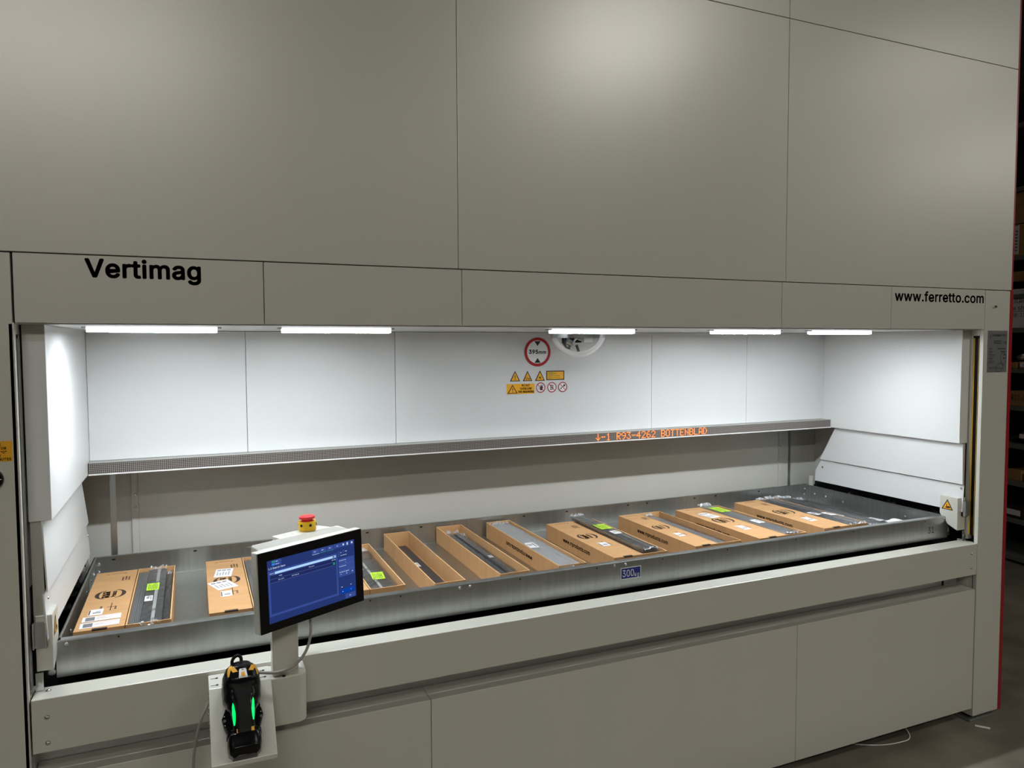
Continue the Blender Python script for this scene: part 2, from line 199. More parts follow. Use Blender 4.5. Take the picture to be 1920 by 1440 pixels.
# ------------------------------------------------------------------ mesh builder
# outlines of a plain grotesque alphabet, in 1/1000 of the letter size: character -> (advance, closed loops)
GLYPHS = {'"':(321,[[(78,318),(70,509),(136,509),(128,318)],[(193,318),(185,509),(250,509),(243,318)]]),'&':(448,[[(197,-7),(150,-2),(110,12),(78,34),(54,62),(39,96),(34,133),(37,163),(47,189),(63,213),(85,235),(111,256),(140,279),(216,335),(237,352),(246,363),(255,375),(260,389),(262,405),(258,427),(245,445),(226,457),(201,461),(184,459),(168,453),(155,444),(145,431),(139,416),(137,399),(139,380),(145,363),(155,346),(169,327),(204,284),(438,0),(364,0),(171,231),(121,293),(102,319),(87,344),(78,370),(75,398),(79,430),(91,458),(109,481),(134,499),(165,510),(200,513),(235,510),(266,499),(290,482),(308,459),(320,433),(324,404),(322,382),(315,362),(305,342),(291,325),(275,308),(256,293),(154,217),(128,195),(110,174),(100,154),(97,131),(100,108),(109,87),(124,70),(143,57),(166,49),(193,46),(223,50),(251,59),(278,75),(301,95),(321,121),(336,151),(346,186),(349,224),(408,224),(405,180),(397,144),(385,115),(371,92),(345,62),(333,47),(305,23),(271,7),(234,-3)]]),'(':(273,[[(89,207),(92,264),(101,324),(109,364),(119,403),(132,441),(153,494),(177,539),(236,539),(212,485),(191,428),(174,370),(161,313),(154,258),(151,207),(154,161),(160,115),(172,67),(188,16),(202,-19),(218,-57),(236,-96),(177,-96),(150,-46),(128,4),(111,55),(99,106),(92,156)]]),')':(273,[[(37,-96),(56,-56),(72,-18),(86,18),(102,69),(113,116),(120,162),(122,207),(119,258),(112,313),(99,370),(82,428),(62,485),(37,539),(97,539),(121,494),(142,441),(154,403),(164,364),(173,323),(181,264),(184,207),(182,156),(174,104),(161,53),(144,3),(123,-47),(97,-96)]]),'+':(453,[[(198,34),(198,364),(255,364),(255,34)],[(61,172),(61,226),(391,226),(391,172)]]),'-':(453,[[(337,244),(337,188),(114,188),(114,244)]]),'.':(188,[[(95,-4),(78,-1),(63,9),(53,24),(50,41),(53,59),(63,73),(78,83),(95,87),(113,83),(128,73),(138,59),(141,41),(138,24),(128,9),(113,-1)]]),'0':(453,[[(227,-7),(174,1),(130,24),(95,62),(69,113),(57,155),(50,202),(48,254),(50,306),(57,353),(69,395),(95,447),(130,484),(174,508),(227,516),(279,508),(323,484),(358,447),(384,395),(396,353),(403,306),(405,254),(403,202),(396,155),(384,113),(359,62),(323,24),(279,1)],[(227,50),(261,56),(290,74),(313,103),(330,144),(340,194),(344,254),(340,314),(330,365),(313,405),(290,435),(261,453),(227,460),(192,453),(163,435),(140,405),(123,365),(113,314),(109,254),(113,194),(123,144),(140,103),(163,74),(192,56)]]),'1':(453,[[(76,0),(76,55),(391,55),(391,0)],[(276,509),(276,0),(212,0),(212,448),(209,448),(86,358),(86,427),(198,509)]]),'2':(453,[[(64,0),(64,47),(234,229),(282,282),(299,305),(311,327),(318,348),(320,371),(317,397),(308,419),(293,436),(273,449),(250,457),(224,460),(196,457),(172,447),(153,433),(139,413),(130,390),(127,362),(66,362),(71,405),(86,442),(111,473),(143,496),(182,511),(225,516),(268,511),(306,497),(337,474),(361,445),(376,411),(381,372),(378,345),(371,318),(357,290),(336,259),(306,223),(267,180),(153,60),(153,57),(389,57),(389,0)]]),'3':(453,[[(218,-7),(173,-3),(133,10),(98,30),(70,57),(52,91),(44,132),(109,132),(115,107),(126,87),(144,71),(165,59),(191,52),(219,50),(248,53),(275,61),(297,74),(315,93),(325,116),(329,145),(326,172),(316,196),(299,217),(275,234),(242,244),(201,248),(157,248),(157,299),(288,448),(288,452),(70,452),(70,509),(372,509),(372,461),(211,278),(211,289),(264,288),(308,276),(344,253),(371,222),(387,186),(393,145),(387,103),(370,66),(344,36),(309,12),(266,-2)]]),'4':(453,[[(40,105),(40,158),(247,509),(311,509),(109,166),(109,163),(413,163),(413,105)],[(282,0),(282,121),(282,146),(282,318),(343,318),(343,0)]]),'5':(453,[[(221,-7),(178,-2),(140,11),(108,32),(83,60),(66,93),(60,130),(122,130),(127,108),(138,89),(154,73),(173,60),(196,52),(221,50),(250,53),(276,64),(298,82),(314,104),(324,131),(328,162),(324,193),(314,221),(297,244),(275,262),(248,273),(218,277),(192,275),(167,268),(145,258),(128,246),(67,253),(96,509),(366,509),(366,452),(151,452),(134,301),(136,301),(155,315),(178,325),(203,331),(229,334),(263,330),(294,321),(321,306),(345,285),(364,260),(379,231),(388,199),(391,163),(385,117),(369,76),(343,41),(309,15),(268,-1)]]),'6':(453,[[(226,-7),(182,-1),(142,15),(109,40),(84,74),(69,115),(64,162),(68,199),(80,239),(102,285),(137,340),(252,509),(322,509),(151,261),(145,261),(154,275),(165,288),(179,299),(196,307),(214,312),(235,314),(278,309),(316,295),(346,271),(370,240),(384,201),(389,157),(384,112),(368,73),(343,39),(310,14),(271,-2)],[(226,48),(254,52),(279,63),(299,79),(314,101),(324,128),(327,157),(324,187),(314,213),(299,235),(279,251),(254,262),(226,265),(198,262),(174,252),(153,235),(138,214),(128,188),(125,158),(128,128),(138,102),(153,79),(174,63),(198,52)]]),'7':(453,[[(97,0),(323,448),(323,452),(62,452),(62,509),(391,509),(391,449),(165,0)]]),'8':(453,[[(226,-7),(178,-2),(136,11),(101,33),(74,62),(57,96),(52,135),(55,166),(65,195),(81,220),(101,241),(125,256),(153,265),(153,267),(119,282),(93,308),(76,342),(70,380),(75,417),(90,450),(114,477),(146,498),(184,511),(226,516),(269,511),(306,498),(337,477),(361,450),(377,417),(382,380),(376,342),(359,308),(333,282),(300,267),(300,265),(327,256),(351,241),(372,220),(387,195),(397,166),(401,135),(395,96),(378,62),(352,33),(317,11),(275,-2)],[(226,49),(258,52),(285,60),(307,74),(323,91),(333,113),(337,139),(333,165),(322,189),(305,208),(283,223),(256,232),(226,235),(196,232),(169,223),(147,208),(130,189),(119,165),(115,139),(119,113),(129,91),(145,74),(167,60),(195,52)],[(226,290),(252,292),(274,300),(293,313),(307,330),(316,351),(319,376),(316,399),(308,420),(294,437),(275,449),(252,457),(226,460),(200,457),(177,449),(159,437),(145,420),(136,399),(133,376),(136,351),(145,330),(159,313),(178,300),(201,292)]]),'9':(453,[[(226,516),(271,510),(310,494),(343,468),(368,434),(384,393),(389,347),(385,309),(373,270),(350,224),(315,168),(200,0),(130,0),(301,248),(307,248),(299,234),(287,221),(273,210),(257,202),(238,196),(218,195),(175,199),(137,214),(106,237),(83,269),(68,307),(64,352),(69,397),(85,436),(110,469),(143,494),(182,510)],[(226,460),(199,457),(174,446),(154,429),(138,407),(129,381),(125,352),(129,322),(138,295),(154,274),(174,257),(199,247),(226,243),(254,247),(279,257),(299,273),(314,295),(324,321),(327,350),(324,381),(314,407),(299,429),(279,446),(254,457)]]),'A':(480,[[(16,0),(201,509),(276,509),(463,0),(395,0),(287,302),(264,372),(232,478),(245,478),(213,371),(191,302),(85,0)],[(110,142),(110,199),(370,199),(370,142)]]),'B':(456,[[(60,0),(60,509),(241,509),(289,504),(329,491),(359,469),(381,442),(394,410),(398,374),(395,344),(387,320),(373,301),(356,286),(336,275),(315,267),(315,262),(339,257),(363,245),(385,227),(402,203),(414,173),(418,136),(413,100),(400,67),(377,39),(344,18),(301,4),(247,0)],[(125,57),(245,57),(296,63),(330,80),(349,105),(355,137),(352,161),(342,184),(327,203),(306,218),(279,228),(248,231),(125,231)],[(125,285),(238,285),(265,288),(288,296),(308,309),(323,326),(333,348),(336,372),(330,403),(313,429),(283,446),(240,452),(125,452)]]),'C':(510,[[(267,-7),(225,-3),(186,7),(150,25),(119,49),(92,79),(70,115),(53,157),(44,203),(40,254),(44,305),(53,352),(70,393),(92,429),(119,459),(150,484),(186,501),(225,512),(267,516),(305,513),(340,504),(373,490),(402,471),(427,447),(448,418),(463,385),(473,348),(408,348),(401,373),(389,395),(375,413),(357,428),(337,440),(315,449),(292,454),(267,456),(223,450),(184,432),(150,403),(125,364),(109,314),(103,254),(109,194),(125,145),(151,105),(184,76),(223,59),(267,53),(292,55),(315,60),(337,69),(357,81),(375,96),(389,114),(401,136),(408,160),(473,160),(463,124),(448,91),(428,62),(402,38),(373,19),(341,5),(305,-4)]]),'D':(502,[[(219,0),(96,0),(96,57),(215,57),(272,63),(318,81),(354,110),(379,149),(394,198),(399,255),(394,312),(379,361),(354,399),(320,428),(275,446),(221,452),(93,452),(93,509),(225,509),(273,505),(315,495),(353,478),(399,441),(433,391),(449,351),(458,306),(462,255),(458,205),(449,159),(433,119),(411,83),(384,54),(351,31),(312,14),(268,3)],[(125,509),(125,0),(60,0),(60,509)]]),'E':(419,[[(60,0),(60,509),(372,509),(372,452),(125,452),(125,286),(355,286),(355,229),(125,229),(125,57),(375,57),(375,0)]]),'F':(410,[[(60,0),(60,509),(369,509),(369,452),(125,452),(125,278),(346,278),(346,221),(125,221),(125,0)]]),'H':(517,[[(60,0),(60,509),(125,509),(125,289),(392,289),(392,509),(457,509),(457,0),(392,0),(392,232),(125,232),(125,0)]]),'I':(300,[[(31,0),(31,57),(118,57),(118,452),(31,452),(31,509),(269,509),(269,452),(183,452),(183,57),(269,57),(269,0)]]),'K':(467,[[(104,145),(104,216),(139,261),(174,303),(212,344),(364,509),(448,509),(231,276),(228,276)],[(60,0),(60,509),(125,509),(125,334),(124,225),(125,193),(125,0)],[(372,0),(188,259),(228,309),(449,0)]]),'L':(393,[[(60,0),(60,509),(125,509),(125,57),(361,57),(361,0)]]),'M':(628,[[(60,0),(60,509),(152,509),(277,187),(287,159),(299,123),(311,84),(322,49),(307,49),(318,83),(330,121),(342,158),(352,187),(476,509),(568,509),(568,0),(504,0),(504,291),(504,327),(505,369),(506,413),(507,457),(513,457),(498,409),(482,363),(467,322),(456,291),(342,0),(286,0),(170,291),(159,321),(145,361),(129,408),(112,457),(119,457),(120,416),(121,372),(122,328),(122,291),(122,0)]]),'N':(523,[[(60,0),(60,509),(136,509),(343,183),(363,151),(388,107),(414,55),(405,54),(401,108),(399,157),(399,195),(399,509),(463,509),(463,0),(387,0),(202,290),(177,331),(148,381),(108,452),(119,454),(122,384),(124,328),(125,291),(125,0)]]),'O':(533,[[(267,-7),(225,-3),(186,7),(150,25),(119,49),(92,79),(70,115),(53,157),(44,203),(40,254),(44,305),(53,352),(70,393),(92,429),(119,459),(150,484),(186,501),(225,512),(267,516),(309,512),(348,501),(384,484),(415,459),(442,429),(464,393),(480,352),(490,305),(493,254),(490,203),(480,157),(464,115),(442,79),(415,49),(384,25),(348,7),(309,-3)],[(267,53),(310,59),(349,76),(383,105),(408,144),(425,194),(430,254),(425,314),(408,365),(383,404),(349,433),(310,450),(267,456),(223,450),(184,433),(151,404),(125,364),(109,314),(103,254),(109,194),(125,144),(151,105),(184,76),(223,59)]]),'P':(445,[[(60,0),(60,509),(235,509),(289,503),(332,487),(366,462),(390,430),(404,391),(409,348),(404,304),(390,265),(366,233),(332,207),(289,191),(235,186),(109,186),(109,242),(233,242),(269,246),(297,256),(318,272),(333,294),(342,319),(344,348),(342,376),(333,402),(318,423),(297,439),(268,449),(232,452),(125,452),(125,0)]]),'Q':(533,[[(245,159),(313,159),(369,85),(384,65),(468,-48),(401,-48),(346,27),(331,46)],[(267,-7),(225,-3),(186,7),(150,25),(119,49),(92,79),(70,115),(53,157),(44,203),(40,254),(44,305),(53,352),(70,393),(92,429),(119,459),(150,484),(186,501),(225,512),(267,516),(309,512),(348,501),(384,484),(415,459),(442,429),(464,393),(480,352),(490,305),(493,254),(490,203),(480,157),(464,115),(442,79),(415,49),(384,25),(348,7),(309,-3)],[(267,53),(310,59),(349,76),(383,105),(408,144),(425,194),(430,254),(425,314),(408,365),(383,404),(349,433),(310,450),(267,456),(223,450),(184,433),(151,404),(125,364),(109,314),(103,254),(109,194),(125,144),(151,105),(184,76),(223,59)]]),'R':(449,[[(60,0),(60,509),(236,509),(290,504),(333,489),(367,465),(390,433),(405,395),(409,352),(405,309),(390,271),(367,240),(333,217),(289,203),(236,198),(96,198),(96,255),(234,255),(269,258),(298,267),(319,281),(334,300),(342,324),(345,352),(342,380),(334,405),(319,425),(298,440),(269,449),(233,452),(125,452),(125,0)],[(353,0),(230,229),(303,229),(428,0)]]),'S':(447,[[(224,-9),(172,-4),(128,9),(91,31),(64,60),(46,96),(38,137),(104,137),(110,110),(123,88),(142,71),(166,59),(194,52),(224,49),(257,52),(286,60),(311,74),(329,92),(341,114),(346,139),(342,161),(332,179),(316,193),(296,205),(272,214),(245,222),(184,239),(128,260),(86,289),(60,326),(52,372),(58,413),(75,448),(102,476),(138,498),(180,511),(227,516),(275,511),(316,498),(351,476),(377,449),(394,415),(401,378),(337,378),(326,412),(302,437),(267,453),(225,459),(194,456),(167,448),(145,435),(129,418),(118,398),(115,376),(119,352),(131,334),(148,319),(169,308),(191,300),(212,293),(264,279),(312,264),(336,252),(359,238),(379,220),(395,198),(405,171),(408,139),(403,99),(386,64),(360,34),(323,11),(278,-4)]]),'T':(449,[[(32,452),(32,509),(417,509),(417,452),(257,452),(257,0),(193,0),(193,452)]]),'U':(517,[[(259,-8),(203,-2),(154,15),(114,43),(85,80),(66,124),(60,173),(60,509),(124,509),(124,178),(128,144),(141,113),(160,87),(187,68),(220,56),(259,52),(298,56),(331,68),(357,87),(377,113),(389,144),(393,178),(393,509),(457,509),(457,173),(451,124),(433,80),(403,43),(363,15),(315,-2)]]),'V':(480,[[(204,0),(16,509),(84,509),(192,206),(215,137),(248,31),(235,31),(267,138),(290,206),(395,509),(463,509),(278,0)]]),'W':(686,[[(155,0),(16,509),(82,509),(163,196),(175,145),(187,94),(197,40),(189,40),(200,94),(211,145),(224,196),(306,509),(380,509),(462,196),(474,145),(486,94),(497,40),(488,40),(499,94),(510,145),(523,196),(603,509),(670,509),(530,0),(455,0),(368,323),(351,391),(336,475),(350,475),(335,395),(318,323),(230,0)]]),'Y':(472,[[(203,0),(203,208),(16,509),(91,509),(192,344),(222,292),(236,264),(250,230),(224,230),(237,265),(251,293),(280,344),(381,509),(455,509),(268,208),(268,0)]]),'a':(389,[[(160,-9),(126,-5),(94,5),(68,22),(48,45),(35,73),(30,108),(34,138),(43,161),(58,179),(78,193),(100,203),(125,211),(178,220),(234,227),(252,230),(265,235),(273,243),(276,255),(276,257),(273,279),(267,297),(256,311),(240,322),(220,329),(196,331),(171,329),(149,322),(132,313),(118,301),(107,288),(100,274),(41,291),(57,322),(79,346),(104,364),(133,375),(163,382),(194,384),(215,383),(239,379),(263,372),(286,360),(306,343),(322,320),(333,290),(337,251),(337,0),(277,0),(277,52),(272,52),(264,38),(252,25),(236,12),(215,1),(190,-6)],[(170,45),(202,49),(228,59),(248,74),(263,93),(272,115),(276,138),(276,190),(270,186),(259,182),(231,176),(200,171),(175,168),(154,164),(134,159),(117,150),(103,139),(95,124),(92,105),(94,87),(102,72),(114,61),(130,52),(149,47)]]),'b':(424,[[(229,-8),(198,-5),(172,4),(153,17),(138,31),(118,59),(112,59),(112,0),(53,0),(53,509),(114,509),(114,319),(118,319),(137,346),(152,360),(171,373),(197,381),(229,384),(274,378),(313,361),(345,332),(370,293),(385,245),(390,189),(385,133),(370,84),(346,45),(313,16),(274,-2)],[(220,47),(253,51),(279,66),(301,88),(316,117),(325,151),(328,189),(325,227),(316,261),(301,290),(280,311),(253,325),(220,330),(188,325),(161,312),(140,291),(125,263),(116,229),(113,189),(116,150),(125,115),(140,86),(162,65),(188,51)]]),'c':(396,[[(207,-8),(159,-2),(117,16),(82,46),(56,85),(40,133),(34,187),(40,243),(56,291),(82,330),(117,360),(159,378),(207,384),(234,383),(260,377),(284,368),(305,356),(324,341),(340,322),(353,301),(362,277),(303,262),(298,276),(290,289),(281,301),(270,311),(257,319),(242,325),(226,329),(207,330),(173,325),(145,310),(124,287),(108,258),(99,224),(96,187),(99,151),(108,117),(124,89),(145,66),(173,51),(207,46),(226,48),(243,52),(258,58),(271,66),(282,76),(292,89),(299,102),(304,117),(363,102),(354,78),(341,56),(325,37),(306,21),(285,9),(261,-1),(235,-6)]]),'d':(424,[[(195,-8),(151,-2),(111,16),(79,45),(55,84),(39,133),(34,189),(39,245),(55,293),(79,332),(112,361),(151,378),(196,384),(228,381),(253,373),(272,360),(287,346),(306,319),(311,319),(311,509),(372,509),(372,0),(313,0),(313,59),(307,59),(287,31),(272,17),(252,4),(227,-5)],[(205,47),(236,51),(263,65),(284,86),(299,115),(309,150),(312,189),(309,229),(300,263),(284,291),(263,312),(237,325),(205,330),(172,325),(145,311),(124,290),(108,261),(99,227),(96,189),(99,151),(109,117),(124,88),(145,66),(172,51)]]),'e':(404,[[(212,-8),(161,-2),(117,16),(82,46),(56,85),(40,132),(34,187),(39,242),(55,290),(81,329),(115,359),(157,378),(205,384),(236,382),(266,374),(294,361),(319,341),(341,315),(357,282),(368,242),(371,194),(371,169),(75,169),(75,221),(338,221),(310,202),(307,237),(298,269),(283,294),(263,314),(237,326),(205,330),(173,326),(146,313),(125,294),(109,270),(99,241),(96,211),(96,178),(100,139),(110,106),(128,80),(151,61),(179,50),(212,46),(234,48),(254,53),(271,61),(285,73),(297,88),(306,105),(365,91),(353,63),(335,39),(311,19),(283,4),(249,-5)]]),'f':(254,[[(228,379),(228,327),(6,327),(6,379)],[(81,0),(81,432),(84,461),(96,486),(113,505),(135,519),(161,527),(187,530),(207,529),(222,527),(243,521),(227,468),(215,472),(195,474),(171,470),(154,460),(145,443),(142,419),(142,0)]]),'g':(425,[[(207,-151),(168,-148),(134,-140),(105,-127),(82,-110),(64,-91),(51,-69),(101,-41),(122,-66),(136,-78),(154,-88),(178,-95),(207,-97),(249,-92),(282,-75),(304,-47),(311,-6),(311,68),(306,68),(287,41),(272,28),(252,16),(227,8),(195,5),(152,10),(113,27),(80,53),(55,90),(39,136),(34,191),(39,246),(55,293),(80,332),(112,361),(152,378),(196,384),(228,382),(253,373),(273,360),(288,346),(308,319),(313,319),(313,379),(372,379),(372,-9),(367,-54),(350,-90),(324,-117),(291,-136),(251,-147)],[(205,59),(237,63),(264,75),(285,95),(300,121),(309,154),(312,193),(309,231),(300,264),(285,291),(264,312),(237,325),(205,330),(172,325),(145,312),(124,290),(109,262),(99,229),(96,193),(99,155),(109,123),(124,96),(145,76),(172,63)]]),'h':(410,[[(114,227),(114,0),(53,0),(53,509),(114,509),(114,287),(102,287),(124,332),(152,362),(187,379),(227,384),(264,380),(295,369),(321,349),(341,321),(353,285),(357,240),(357,0),(296,0),(296,235),(290,275),(273,304),(246,323),(210,329),(184,326),(161,317),(141,303),(126,283),(117,257)]]),'i':(167,[[(53,0),(53,379),(114,379),(114,0)],[(84,443),(67,446),(54,455),(44,468),(41,483),(44,499),(54,512),(67,521),(84,524),(100,521),(114,512),(123,499),(126,483),(123,468),(114,455),(100,446)]]),'k':(381,[[(110,137),(110,212),(121,212),(284,379),(360,379),(184,199),(177,199)],[(53,0),(53,509),(114,509),(114,0)],[(294,0),(148,186),(191,229),(372,0)]]),'l':(189,[[(139,-2),(101,3),(74,20),(58,47),(53,84),(53,509),(114,509),(114,99),(115,77),(120,62),(130,54),(146,52),(160,53),(170,54),(181,3),(162,-1)]]),'m':(610,[[(53,0),(53,379),(112,379),(112,295),(108,295),(118,323),(132,346),(151,363),(172,376),(195,384),(219,386),(257,380),(287,361),(309,331),(321,295),(312,295),(322,321),(337,343),(357,361),(381,375),(407,383),(437,386),(468,383),(497,372),(522,354),(541,328),(553,296),(557,255),(557,0),(496,0),(496,254),(490,289),(473,313),(447,326),(419,330),(395,328),(374,320),(358,307),(345,290),(338,270),(335,247),(335,0),(274,0),(274,260),(269,288),(253,311),(229,326),(199,330),(178,328),(158,320),(140,307),(126,289),(117,266),(114,238),(114,0)]]),'n':(410,[[(114,227),(114,0),(53,0),(53,379),(112,379),(112,287),(102,287),(124,332),(152,362),(187,379),(227,384),(264,380),(295,369),(321,349),(341,321),(353,285),(357,240),(357,0),(296,0),(296,235),(290,275),(273,304),(246,323),(210,329),(184,326),(161,317),(141,303),(126,283),(117,257)]]),'o':(415,[[(207,-8),(159,-2),(117,16),(82,46),(56,85),(40,133),(34,187),(40,243),(56,291),(82,330),(117,360),(159,378),(207,384),(256,378),(299,360),(333,330),(359,291),(376,243),(381,187),(376,133),(359,85),(333,46),(299,16),(256,-2)],[(207,46),(242,51),(270,66),(292,89),(307,117),(316,151),(319,187),(316,224),(307,258),(292,287),(270,310),(242,325),(207,330),(173,325),(145,310),(124,287),(108,258),(99,224),(96,187),(99,151),(108,117),(124,89),(145,66),(173,51)]]),'p':(424,[[(53,-143),(53,379),(112,379),(112,319),(118,319),(137,346),(152,360),(171,373),(197,381),(229,384),(274,378),(313,361),(345,332),(370,293),(385,245),(390,189),(385,133),(370,84),(346,45),(313,16),(274,-2),(229,-8),(198,-5),(173,4),(153,17),(138,31),(118,59),(114,59),(114,-143)],[(220,47),(253,51),(279,66),(301,88),(316,117),(325,151),(328,189),(325,227),(316,261),(301,290),(280,311),(253,325),(220,330),(188,325),(161,312),(140,291),(125,263),(116,229),(113,189),(116,150),(125,115),(140,86),(162,65),(188,51)]]),'q':(424,[[(372,-143),(311,-143),(311,59),(306,59),(287,31),(272,17),(252,4),(227,-5),(195,-8),(151,-2),(111,16),(79,45),(55,84),(39,133),(34,189),(39,245),(55,293),(79,332),(112,361),(151,378),(196,384),(228,381),(253,373),(272,360),(287,346),(307,319),(313,319),(313,379),(372,379)],[(205,47),(236,51),(263,65),(284,86),(299,115),(309,150),(312,189),(309,229),(300,263),(284,291),(263,312),(237,325),(205,330),(172,325),(145,311),(124,290),(108,261),(99,227),(96,189),(99,151),(109,117),(124,88),(145,66),(172,51)]]),'r':(259,[[(53,0),(53,379),(112,379),(112,321),(115,321),(130,347),(152,367),(181,380),(213,385),(229,384),(243,384),(243,322),(230,324),(207,326),(182,323),(159,315),(140,301),(126,284),(117,262),(114,237),(114,0)]]),'s':(365,[[(182,-8),(145,-5),(112,3),(84,18),(62,38),(45,63),(36,94),(94,107),(105,79),(124,60),(150,49),(181,45),(217,50),(244,62),(262,81),(268,103),(265,121),(254,136),(237,147),(212,155),(149,170),(104,186),(72,208),(53,237),(47,274),(51,305),(65,332),(87,354),(115,370),(149,381),(187,384),(223,381),(254,372),(279,358),(299,339),(314,316),(324,290),(268,277),(258,298),(243,316),(219,328),(187,333),(156,329),(131,317),(114,299),(109,277),(112,258),(124,243),(144,232),(172,223),(229,209),(275,194),(306,171),(325,142),(331,107),(326,75),(312,47),(290,24),(260,6),(223,-5)]]),'t':(227,[[(204,379),(204,327),(6,327),(6,379)],[(65,471),(126,471),(126,98),(128,76),(136,61),(150,53),(170,50),(185,51),(202,54),(213,2),(192,-3),(168,-4),(125,2),(92,21),(72,52),(65,93)]]),'u':(410,[[(182,-5),(146,-1),(115,11),(89,31),(69,59),(57,95),(53,139),(53,379),(114,379),(114,144),(119,105),(137,75),(164,56),(200,50),(226,53),(249,62),(268,77),(283,97),(293,122),(296,153),(296,379),(357,379),(357,0),(298,0),(298,92),(307,92),(286,47),(257,17),(222,0)]]),'v':(389,[[(163,0),(17,379),(84,379),(165,155),(177,121),(187,87),(206,21),(184,21),(203,87),(213,121),(224,155),(305,379),(371,379),(226,0)]]),'w':(567,[[(138,0),(23,379),(87,379),(133,214),(154,137),(175,41),(165,41),(186,135),(206,214),(252,379),(316,379),(362,214),(382,136),(402,41),(391,41),(413,135),(434,214),(480,379),(545,379),(429,0),(368,0),(319,172),(305,225),(291,280),(277,338),(291,338),(277,280),(263,225),(248,172),(199,0)]]),'x':(379,[[(21,0),(171,218),(171,171),(29,379),(100,379),(147,306),(179,253),(207,206),(175,206),(202,253),(216,279),(233,306),(282,379),(352,379),(209,169),(209,214),(358,0),(287,0),(231,85),(200,136),(173,182),(205,182),(178,136),(165,112),(148,85),(91,0)]]),'y':(389,[[(47,-139),(61,-86),(71,-87),(88,-90),(104,-89),(118,-84),(130,-74),(141,-58),(151,-36),(163,-1),(17,379),(84,379),(165,155),(177,121),(187,87),(206,21),(184,21),(202,87),(224,155),(305,379),(371,379),(204,-58),(191,-85),(177,-107),(159,-124),(139,-136),(117,-143),(91,-145),(65,-143)]]),' ':(188,[])}
_tc = {}
def text_geo(s, bold=.0, spacing=1.0):
    k = (s, bold, spacing)
    if k not in _tc:
        cu = bpy.data.curves.new('t', 'CURVE'); cu.dimensions = '2D'; cu.fill_mode = 'BOTH'; 
        pen = 0
        for ch in s:
            adv, loops = GLYPHS[ch]
            for lp in loops:
                sp = cu.splines.new('POLY'); sp.points.add(len(lp)-1); sp.use_cyclic_u = True
                for p, (x, y) in zip(sp.points, lp): p.co = ((x+pen)/1000, y/1000, 0, 1)
            pen += (adv+bold*700)*spacing
        ob = bpy.data.objects.new('t', cu); COL.objects.link(ob)
        me = bpy.data.meshes.new_from_object(ob.evaluated_get(bpy.context.evaluated_depsgraph_get()))
        vs = [v.co.copy() for v in me.vertices]; fs = [tuple(p.vertices) for p in me.polygons]
        bpy.data.objects.remove(ob); bpy.data.curves.remove(cu); bpy.data.meshes.remove(me)
        if bold > 0:
            base, bf = vs, fs; vs, fs = [], []; nd = 8 if bold > .015 else 4
            for q in range(nd):
                a = 2*math.pi*(q+.5)/nd; o = len(vs)
                vs += [v+Vector((math.cos(a), math.sin(a), 0))*bold for v in base]; fs += [tuple(i+o for i in f) for f in bf]
        x0 = min(v.x for v in vs); x1 = max(v.x for v in vs); y0 = min(v.y for v in vs); y1 = max(v.y for v in vs)
        vs = [((v.x-x0)/(x1-x0), (v.y-y0)/(y1-y0)) for v in vs]
        _tc[k] = (vs, fs, (x1-x0)/(y1-y0))
    return _tc[k]

